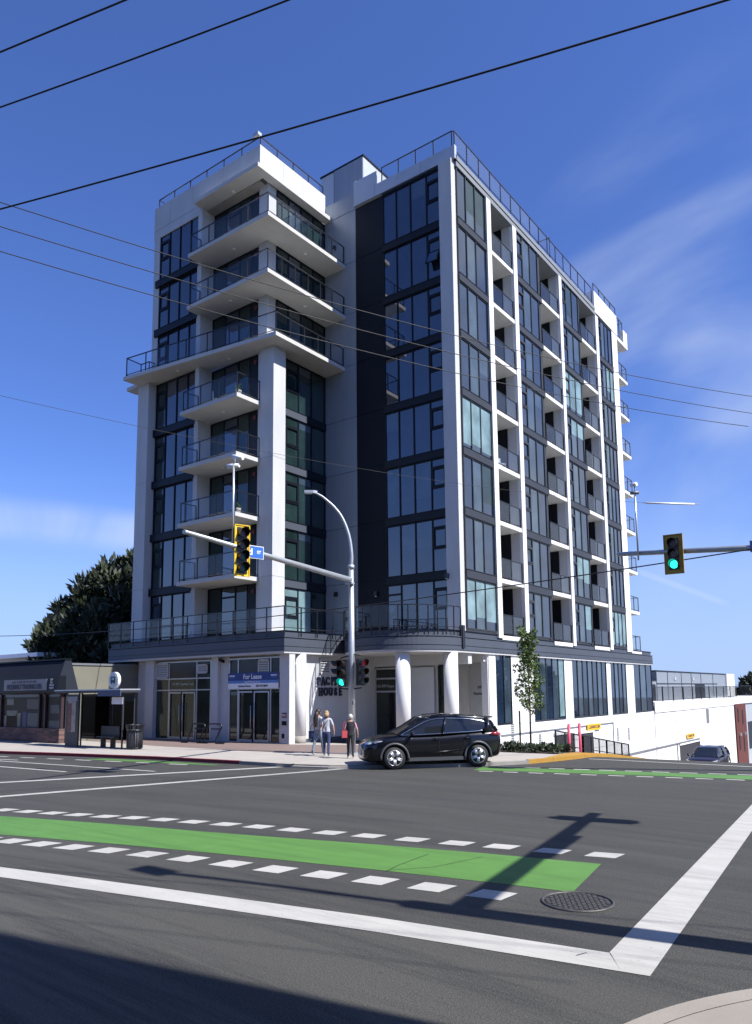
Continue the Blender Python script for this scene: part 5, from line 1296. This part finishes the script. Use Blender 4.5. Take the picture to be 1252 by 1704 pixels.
def make_car(name, label, loc, rz, pm, hs=1.0, group=None):
    C_ = empty(name, label, 'car', loc, rz, group)
    Wd = [(-2.16, .70), (-2.08, .82), (-1.7, .885), (-1.2, .905), (0, .90), (1.2, .905), (1.7, .88), (2.0, .80), (2.16, .66), (2.24, .50)]
    Top = [(-2.16, .98), (-2.1, 1.08), (-1.9, 1.12), (-1.3, 1.10), (0, 1.02), (.9, 1.01), (1.1, 1.01), (1.5, .975), (1.9, .90), (2.12, .80), (2.24, .68)]
    Bot = [(-2.16, .42), (-2.05, .28), (-1.8, .24), (0, .22), (1.6, .22), (2.0, .20), (2.2, .24), (2.24, .30)]
    xs_ = [-2.16, -2.12, -2.05, -1.95, -1.8, -1.6, -1.35, -1.0, -.6, -.2, .2, .6, .9, 1.1, 1.35, 1.6, 1.8, 1.95, 2.05, 2.14, 2.20, 2.24]
    bm = bmesh.new(); rings = []
    for x in xs_:
        w_ = interp(Wd, x); t_ = interp(Top, x) * hs; b_ = interp(Bot, x)
        half = [(0, b_), (w_ * .80, b_), (w_ * .95, b_ + .06), (w_ * .985, b_ + (t_ - b_) * .25), (w_ * 1.0, b_ + (t_ - b_) * .50), (w_ * 1.0, b_ + (t_ - b_) * .68), (w_ * .985, b_ + (t_ - b_) * .82), (w_ * .93, t_ - .05), (w_ * .84, t_ - .01), (w_ * .5, t_ + .025), (0, t_ + .035)]
        ring = [(x, y, z) for y, z in half] + [(x, -y, z) for y, z in reversed(half[1:-1])]
        rings.append([bm.verts.new(p) for p in ring])
    n = len(rings[0])
    for a, c in zip(rings, rings[1:]):
        for i in range(n): bm.faces.new((a[i], a[(i + 1) % n], c[(i + 1) % n], c[i]))
    bm.faces.new(rings[0]); bm.faces.new(list(reversed(rings[-1])))
    for f in bm.faces: f.smooth = True
    bmesh.ops.recalc_face_normals(bm, faces=bm.faces)
    me = bpy.data.meshes.new('tmpbody'); bm.to_mesh(me); bm.free(); me.materials.append(pm); me.materials.append(rubber)
    tmp = bpy.data.objects.new('tmpbody', me); COL.objects.link(tmp)
    sm_ = tmp.modifiers.new('s', 'SUBSURF'); sm_.levels = 1
    cut = []
    for wx in (1.325, -1.325):
        b = MB(); b.tube([(wx, -1.2, .345), (wx, 1.2, .345)], .40, rubber, 36); o = b.build('cutter'); cut.append(o)
        bo = tmp.modifiers.new('b', 'BOOLEAN'); bo.object = o; bo.operation = 'DIFFERENCE'; bo.solver = 'EXACT'
    dg = bpy.context.evaluated_depsgraph_get(); me2 = bpy.data.meshes.new_from_object(tmp.evaluated_get(dg)); me2.name = 'body'
    for o in cut + [tmp]: bpy.data.objects.remove(o)
    body = obj_from(me2, 'body', C_)
    # cabin
    Z = lambda z: z * hs
    st = [  # x, base half width, base z, top half width, top z
        (-2.06, .72, 1.08, .70, 1.10), (-1.86, .79, 1.09, .60, 1.40), (-1.62, .82, 1.09, .60, 1.51), (-1.2, .84, 1.07, .62, 1.555), (-.7, .85, 1.05, .635, 1.585), (-.2, .855, 1.02, .64, 1.59),
        (.15, .855, 1.00, .63, 1.565), (.35, .85, 1.0, .61, 1.52), (.75, .83, 1.0, .62, 1.27), (1.18, .74, 1.0, .72, 1.03)]
    g = MB(); rf = MB()
    def sec(x, wb, zb, wt, zt):
        zb *= hs; zt *= hs; e_ = (zt - zb)
        return [(x, wb, zb), (x, wb * .62 + wt * .38, zb + e_ * .45), (x, wb * .12 + wt * .88, zb + e_ * .86), (x, wt * .93, zt - .025), (x, wt * .7, zt + .005), (x, 0, zt + .022)]
    S_1 = [sec(*q) for q in st]
    for i in range(len(S_1) - 1):
        a, c = S_1[i], S_1[i + 1]
        for j in range(5):
            for sg in (1, -1):
                q = [a[j], a[j + 1], c[j + 1], c[j]]; q = [(x, y * sg, z) for x, y, z in q]
                isglass = (j < 2) or (j >= 2 and (i >= 7 or i == 0))
                (g if isglass else rf).face(q, cglass if isglass else pm, True)
    g.build('window_glass', C_); rf.build('roof', C_)
    # pillars (dark strips over the glass)
    b = MB()
    for sg in (1, -1):
        def L3(i, j, t=1.006): p = S_1[i][j]; return (p[0], p[1] * sg * t, p[2] + .002)
        b.tube([L3(9, 0), L3(8, 2), L3(7, 3), L3(6, 3)], [.03, .035, .035, .03], pm, 6)
        b.tube([L3(6, 3), L3(4, 3), L3(2, 3), L3(1, 3)], .03, pm, 6)
        b.tube([(-.18, .858 * sg, Z(1.02)), (-.28, .80 * sg, Z(1.30)), (-.36, .655 * sg, Z(1.54))], .045, pm, 6)
        b.tube([L3(1, 3), (-1.92, .70 * sg, Z(1.22)), (-2.02, .72 * sg, Z(1.08))], .06, pm, 6)
        b.tube([(-1.55, .84 * sg, Z(1.08)), (-1.72, .76 * sg, Z(1.26)), (-1.70, .62 * sg, Z(1.46))], .075, pm, 6)
    b.build('pillar', C_)
    b = MB()
    for sg in (1, -1):
        pts = [(1.10, .80, 1.02), (.6, .865, 1.03), (0, .875, 1.045), (-.7, .875, 1.075), (-1.35, .855, 1.10), (-1.62, .80, 1.16), (-1.74, .735, 1.27), (-1.60, .68, 1.38), (-1.2, .68, 1.46), (-.6, .685, 1.50), (-.1, .69, 1.495), (.25, .69, 1.43), (.7, .735, 1.23), (1.05, .79, 1.05)]
        b.tube([(x, y * sg, Z(z)) for x, y, z in smooth3(pts + [pts[0]], 4)[:-1]], .012, chrome, 6, closed=True)
    b.build('window_trim', C_)
    # wheels
    for wx in (1.325, -1.325):
        for sg in (1, -1):
            W_ = bpy.data.objects.new('wheel', None); COL.objects.link(W_); W_.parent = C_; W_.location = (wx, .80 * sg, .345)
            b = MB(); prof = [(-.105, .20), (-.11, .30), (-.085, .338), (.085, .338), (.108, .30), (.10, .235), (.06, .225)]
            b.tube([(0, y * sg, 0) for y, r in prof], [r for y, r in prof], rubber, 36, caps=False); b.build('tyre', W_)
            b = MB(); b.tube([(0, .02 * sg, 0), (0, .03 * sg, 0)], .225, hous, 30)
            b.tube([(.228 * math.cos(t * math.pi / 18), .098 * sg, .228 * math.sin(t * math.pi / 18)) for t in range(36)], .013, wheelm, 6, closed=True)
            b.tube([(0, .04 * sg, 0), (0, .10 * sg, 0)], [.07, .05], wheelm, 16)
            for k_ in range(10):
                t = 2 * math.pi * k_ / 10; t2 = t + (.20 if k_ % 2 else -.20) * 1.0
                b.tube([(.05 * math.cos(t), .085 * sg, .05 * math.sin(t)), (.22 * math.cos(t2), .094 * sg, .22 * math.sin(t2))], [.038, .034], wheelm, 5)
            b.build('rim', W_)
            b = MB(); a_ = []
            for k_ in range(17):
                t = rad(-8 + 196 * k_ / 16); a_.append((wx + .425 * math.cos(t), (interp(Wd, wx + .425 * math.cos(t)) + .004) * sg, .345 + .425 * math.sin(t)))
            b.tube(a_, .038, clad, 6); b.build('arch_trim', C_)
            b = MB(); b.tube([(wx, .30 * sg, .345), (wx, .70 * sg, .345)], .395, rubber, 24); b.build('wheel_well', C_)
    for sg in (1, -1):
        b = MB(); b.box(-.92, .92, .86 * sg, .905 * sg, .24, .34, clad); b.build('sill', C_)
        b = MB(); b.tube([(.88, .905 * sg, .50), (0, .918 * sg, .485), (-.88, .908 * sg, .56)], .016, pm, 6); b.build('door_crease', C_)
        b = MB()
        for x0 in (.92, -.12, -1.0): b.tube([(x0, .90 * sg, .99 * hs), (x0 + (.05 if x0 > -.5 else .12), .912 * sg, .7), (x0 + (0 if x0 > -.5 else .3), .908 * sg, .34)], .005, rubber, 4)
        b.build('door_gap', C_)
        for hx_ in (.02, -.98):
            b = MB(); b.tube([(hx_ + .1, .925 * sg, Z(.90)), (hx_ - .08, .93 * sg, Z(.905))], .018, pm, 8); b.build('door_handle', C_)
        b = MB(); b.tube(smooth3([(.78, .86 * sg, Z(1.03)), (.80, .97 * sg, Z(1.07)), (.76, 1.05 * sg, Z(1.09))], 3), [.03, .04, .05, .07, .075, .075, .06], pm, 10); b.build('mirror', C_)
        b = MB(); p = [(2.15, .56), (1.98, .74), (1.66, .865), (1.60, .862), (1.92, .70), (2.10, .53)]
        v1 = [(2.165, .50, .74), (2.085, .665, .76), (1.93, .78, .79), (1.72, .868, .835), (1.66, .875, .865), (1.90, .765, .865), (2.06, .64, .825), (2.14, .50, .80)]
        b.face([(x + .02, (y + .012) * sg, z * hs) for x, y, z in v1], lampg)
        for i in range(len(v1)):
            a = v1[i]; c = v1[(i + 1) % len(v1)]
            b.face([(a[0] + .02, (a[1] + .012) * sg, a[2] * hs), (c[0] + .02, (c[1] + .012) * sg, c[2] * hs), (c[0] - .08, (c[1] - .06) * sg, c[2] * hs), (a[0] - .08, (a[1] - .06) * sg, a[2] * hs)], hous)
        b.build('headlight', C_)
        b = MB(); b.tube([(-1.75, .86 * sg, Z(.99)), (-1.95, .80 * sg, Z(1.0)), (-2.1, .72 * sg, Z(.97))], [.03, .075, .06], tail, 10); b.build('tail_light', C_)
    b = MB(); b.tube([(2.215, .16, Z(.74)), (2.225, .10, .60), (2.23, 0, .56), (2.225, -.10, .60), (2.215, -.16, Z(.74))], .018, chrome, 6)
    b.box(2.17, 2.20, -.42, .42, .55, .70, hous); b.box(2.20, 2.225, -.30, .30, .28, .42, hous); b.build('grille', C_)
    b = MB(); b.tube([(2.22, 0, Z(.68)), (2.245, 0, Z(.68))], .05, chrome, 16); b.build('emblem', C_)
    b = MB(); b.box(2.225, 2.245, -.26, .26, .42, .53, plate_m); b.build('number_plate', C_)
    b = MB(); b.box(-1.95, -1.6, -.55, .55, Z(1.49), Z(1.535), pm); b.build('spoiler', C_)
    b = MB()
    for sg in (1, -1): b.tube([(-1.3, .57 * sg, Z(1.57)), (-.4, .60 * sg, Z(1.62)), (.1, .585 * sg, Z(1.59))], .014, pm, 6)
    b.build('roof_rail', C_)
    return C_
make_car('parked_suv', 'black compact SUV with silver wheels turning at the corner before the entrance', (4.40, -9.88, 0), math.atan2(-.745, -.667), carpaint)
make_car('hatchback', 'dark plum hatchback climbing the side street, half hidden by the crest', (6.0, 18.6, -2.68), math.atan2(-.96, .02), carplum, .93)

# ------------------------------------------------------------------ people
skin = mat('skin', (0.36, 0.19, 0.14), 0.5); 
def person(label, loc, rz, Ht, hairm, hair, top, legs_m, shoe, pose, extras=None):
    """built facing local +y; one continuous skinned body"""
    o = empty('person', label, 'person', loc, rz); s = Ht / 1.70
    V = []; E_ = []; Rr = []
    def v(x, y, z, rx, ry=None): V.append((x * s, y * s, z * s)); Rr.append((rx * s, (ry or rx) * s)); return len(V) - 1
    def e(*c): 
        for a, q in zip(c, c[1:]): E_.append((a, q))
    pel = v(0, 0, .93, .135 * pose.get('hip', 1), .105); wst = v(0, .01, 1.08, .115 * pose.get('waist', 1), .09); che = v(0, .0, 1.27, .140 * pose.get('chest', 1), .10); sh = v(0, -.01, 1.40, .10, .075)
    nk = v(0, .01, 1.475, .048); hd0 = v(0, .03, 1.54, .068, .075); hd1 = v(0, .03, 1.60, .078, .092); hd2 = v(0, .02, 1.665, .055, .07)
    e(pel, wst, che, sh, nk, hd0, hd1, hd2)
    for sg, st in ((-1, pose['L']), (1, pose['R'])):
        hip = v(.085 * sg, 0, .88, .095 * pose.get('hip', 1)); kn = v((.09) * sg, st[0] * .5 + .03, .49 + st[2] * .3, .062); an = v(.09 * sg, st[0], .10 + st[2], .042); he = v(.09 * sg, st[0] - .03, .05 + st[2], .04); ft = v(.10 * sg, st[0] + .10, .035 + st[2] * .5, .04, .03); te = v(.105 * sg, st[0] + .16, .03 + st[2] * .3, .03, .022)
        e(pel, hip, kn, an, ft, te); 
        E_.append((an, he))
        aw = st[1]
        s1 = v(.165 * sg, -.01, 1.395, .055); el = v((.215 + aw[2]) * sg, aw[0] * .5 - .02, 1.12, .040); wr = v((.225 + aw[2] * 1.3) * sg, aw[0], .90 + aw[1], .026); pm_ = v((.225 + aw[2] * 1.3) * sg, aw[0] + .02, .83 + aw[1], .030, .016)
        e(sh, s1, el, wr, pm_)
        for k_, (dy, ln) in enumerate(((-.026, .055), (-.009, .068), (.009, .07), (.026, .062))):
            f1 = v((.225 + aw[2] * 1.3) * sg, aw[0] + .02 + dy, .83 + aw[1] - ln * .55, .0085); f2 = v((.215 + aw[2] * 1.3) * sg, aw[0] + .025 + dy, .83 + aw[1] - ln, .0075); e(pm_, f1, f2)
        th = v((.215 + aw[2] * 1.3) * sg, aw[0] + .055, .85 + aw[1], .009); th2 = v((.21 + aw[2] * 1.3) * sg, aw[0] + .065, .82 + aw[1], .008); e(wr, th, th2)
    me = bpy.data.meshes.new('bodytmp'); me.from_pydata(V, E_, [])
    t = bpy.data.objects.new('bodytmp', me); COL.objects.link(t)
    sk = t.modifiers.new('skin', 'SKIN'); sk.use_smooth_shade = True
    for i, r in enumerate(Rr): me.skin_vertices[0].data[i].radius = r
    me.skin_vertices[0].data[0].use_root = True
    su = t.modifiers.new('sub', 'SUBSURF'); su.levels = 2
    dg = bpy.context.evaluated_depsgraph_get(); me2 = bpy.data.meshes.new_from_object(t.evaluated_get(dg)); me2.name = 'body'; bpy.data.objects.remove(t)
    me2.materials.clear()
    for m_ in (skin, top['m'], legs_m, shoe, top.get('m2', top['m'])): me2.materials.append(m_)
    for p in me2.polygons:
        c = p.center / s; ax = abs(c.x); z = c.z; k_ = 0
        arm = (ax > .165 + .0 and z > .70 and z < 1.40) and (ax > .15 + max(0, (1.32 - z)) * .12)
        if z < .085 + .0: k_ = 3
        elif arm and z < top['sleeve']: k_ = 0
        elif arm: k_ = 4
        elif z < top['hem']: k_ = 2
        elif z < 1.445: k_ = 1 
        else: k_ = 0
        if k_ == 2 and z > .70 and ax > .20: k_ = 0
        p.material_index = k_; p.use_smooth = True
    bo = obj_from(me2, 'body', o)
    # face
    b = MB(); f = lambda x, y, z: (x * s, y * s, z * s)
    b.tube([f(0, .115, 1.60), f(0, .135, 1.565)], [.010 * s, .014 * s], skin, 8)
    for sg in (-1, 1): b.tube([f(.088 * sg, .025, 1.60), f(.096 * sg, .02, 1.565)], [.014 * s, .012 * s], skin, 8)
    b.build('nose_and_ears', o)
    b = MB()
    for sg in (-1, 1): b.tube([f(.032 * sg, .112, 1.60), f(.032 * sg, .120, 1.60)], .010 * s, ink, 10)
    b.tube([f(-.022, .118, 1.533), f(.022, .118, 1.533)], .005 * s, redm, 6); b.build('eyes_and_mouth', o)
    hair(o, s, hairm); 
    if extras: extras(o, s)
    return o
def ell(b, c, r, m, s, zmin=-9, seg=16, cut=None):
    rows = 10; pts = []
    for i in range(rows + 1):
        ph = math.pi * i / rows; row = []
        for j in range(seg):
            th = 2 * math.pi * j / seg; row.append(((c[0] + r[0] * math.sin(ph) * math.cos(th)) * s, (c[1] + r[1] * math.sin(ph) * math.sin(th)) * s, (c[2] + r[2] * math.cos(ph)) * s))
        pts.append(row)
    for i in range(rows):
        for j in range(seg):
            q = [pts[i][j], pts[i + 1][j], pts[i + 1][(j + 1) % seg], pts[i][(j + 1) % seg]]
            if cut and cut([sum(p[k] for p in q) / 4 / s for k in range(3)]): continue
            b.face(q, m, True)
def hair_long(o, s, m):
    b = MB(); ell(b, (0, .015, 1.625), (.098, .112, .115), m, s, cut=lambda c: c[1] > .075 and c[2] < 1.67)
    b.tube([(0, -.05 * s, 1.62 * s), (-.01 * s, -.10 * s, 1.50 * s), (-.02 * s, -.13 * s, 1.36 * s), (-.03 * s, -.13 * s, 1.20 * s), (-.03 * s, -.11 * s, 1.05 * s)], [.085 * s, .085 * s, .085 * s, .07 * s, .03 * s], m, 12); b.build('hair', o)
def hair_bob(o, s, m):
    b = MB(); ell(b, (0, .01, 1.62), (.105, .112, .12), m, s, cut=lambda c: c[1] > .07 and c[2] < 1.67)
    b.tube([(0, -.02 * s, 1.62 * s), (0, -.04 * s, 1.54 * s), (0, -.045 * s, 1.475 * s)], [.10 * s, .10 * s, .085 * s], m, 14); b.build('hair', o)
def hair_short(o, s, m):
    b = MB(); ell(b, (0, .01, 1.63), (.098, .112, .11), m, s, cut=lambda c: (c[1] > .06 and c[2] < 1.67) or c[2] < 1.55); b.build('hair', o)
cl_white = mat('cloth_white', (.42, .43, .46), .85, var=.08, vscale=9); cl_denim = mat('denim_pale', (.17, .22, .29), .9, var=.3, vscale=9); cl_navy = mat('denim_navy', (.035, .05, .12), .9, var=.3, vscale=9)
cl_black = mat('cloth_black', (.015, .015, .02), .85); cl_pink = mat('cloth_pink', (.5, .24, .31), .85); hm1 = mat('hair_dark', (.02, .012, .01), .5); hm2 = mat('hair_blonde', (.30, .20, .11), .55); hm3 = mat('hair_white', (.5, .48, .45), .6)
shoe_w = mat('shoe_white', (.45, .45, .45), .6); bag_blue = mat('bag_blue', (.03, .05, .14), .6); bag_red = mat('bag_red', (.42, .06, .07), .5)
def strap(o, s):
    b = MB(); b.tube(smooth3([(.10 * s, .02 * s, 1.42 * s), (.05 * s, -.09 * s, 1.36 * s), (-.04 * s, -.115 * s, 1.22 * s), (-.13 * s, -.08 * s, 1.06 * s)], 4), .012 * s, cl_navy, 6)
    b.tube([(.0, -.098 * s, 1.15 * s), (.01 * s, -.11 * s, 1.02 * s), (.0, -.115 * s, .95 * s)], .010 * s, cl_navy, 6); b.build('bag_strap', o)
def vest(o, s):
    b = MB(); rows = []
    for z, rx, ry in ((.90, .175, .125), (1.05, .150, .115), (1.25, .168, .125), (1.38, .155, .105), (1.43, .11, .08)):
        rows.append([(rx * math.cos(2 * math.pi * j / 20) * s, ry * math.sin(2 * math.pi * j / 20) * s, z * s) for j in range(20)])
    for a, c in zip(rows, rows[1:]):
        for j in range(20): b.face([a[j], a[(j + 1) % 20], c[(j + 1) % 20], c[j]], cl_black, True)
    b.build('vest', o)
WALK = math.atan2(.80, -.58) - math.pi / 2
p1 = person('young woman with long dark hair, white shirt and pale jeans walking beside the round column', (-.62, -9.55, .1), WALK - rad(35), 1.63, hm1, hair_long, dict(m=cl_white, sleeve=1.18, hem=.95), cl_denim, shoe_w, dict(L=(-.22, (.10, 0, .02), .03), R=(.20, (-.05, .0, .03), 0), chest=.95, hip=.95))
p2 = person('woman with fair bob, white top and navy jeans walking away beside her friend', (-.02, -9.78, .1), WALK, 1.58, hm2, hair_bob, dict(m=cl_white, sleeve=1.20, hem=.93), cl_navy, shoe_w, dict(L=(.16, (.1, .0, .03), 0), R=(-.20, (-.12, .02, .06), .03), chest=1.15, hip=1.2, waist=1.3), strap)
p3 = person('white haired person in pink shirt and black vest walking beside the signal pole', (1.22, -9.95, .1), WALK + rad(5), 1.47, hm3, hair_short, dict(m=cl_black, m2=cl_pink, sleeve=1.14, hem=.93), cl_black, shoe_w, dict(L=(.12, (.05, .05, .02), 0), R=(-.24, (-.10, .02, .05), .04), chest=1.1, hip=1.05, waist=1.2), vest)
def bag(name, lab, loc, rz, w_, h_, d_, m_, strap_h):
    o = empty(name, lab, 'bag', loc, rz); b = MB(); b.prism([(-w_ / 2, -d_ / 2), (w_ / 2, -d_ / 2), (w_ * .52, 0), (w_ / 2, d_ / 2), (-w_ / 2, d_ / 2), (-w_ * .52, 0)], 0, h_, m_); b.build('bag_body', o)
    b = MB(); b.tube(smooth3([(-w_ * .35, 0, h_), (-w_ * .25, 0, h_ + strap_h * .7), (0, 0, h_ + strap_h), (w_ * .25, 0, h_ + strap_h * .7), (w_ * .35, 0, h_)], 4), .010, m_, 6); b.build('strap', o); return o
def rel(p, x, y, z):
    c_, s_ = math.cos(p.rotation_euler.z), math.sin(p.rotation_euler.z); return (p.location.x + x * c_ - y * s_, p.location.y + x * s_ + y * c_, p.location.z + z)
B1 = bag('tote_bag', 'dark blue printed tote bag carried by the long haired woman', rel(p1, -.24, .02, .50), p1.rotation_euler.z + rad(40), .34, .36, .08, bag_blue, .24)
b = MB(); b.box(-.07, .06, -.052, -.04, .16, .30, mat('bag_print', (.12, .16, .3), .6)); b.box(-.16, -.06, -.052, -.04, .02, .09, goods[2]); b.build('print', B1)
bag('shoulder_bag', 'red shoulder bag worn by the white haired person', rel(p3, -.20, -.04, .70), p3.rotation_euler.z + rad(15), .20, .24, .10, bag_red, .30)
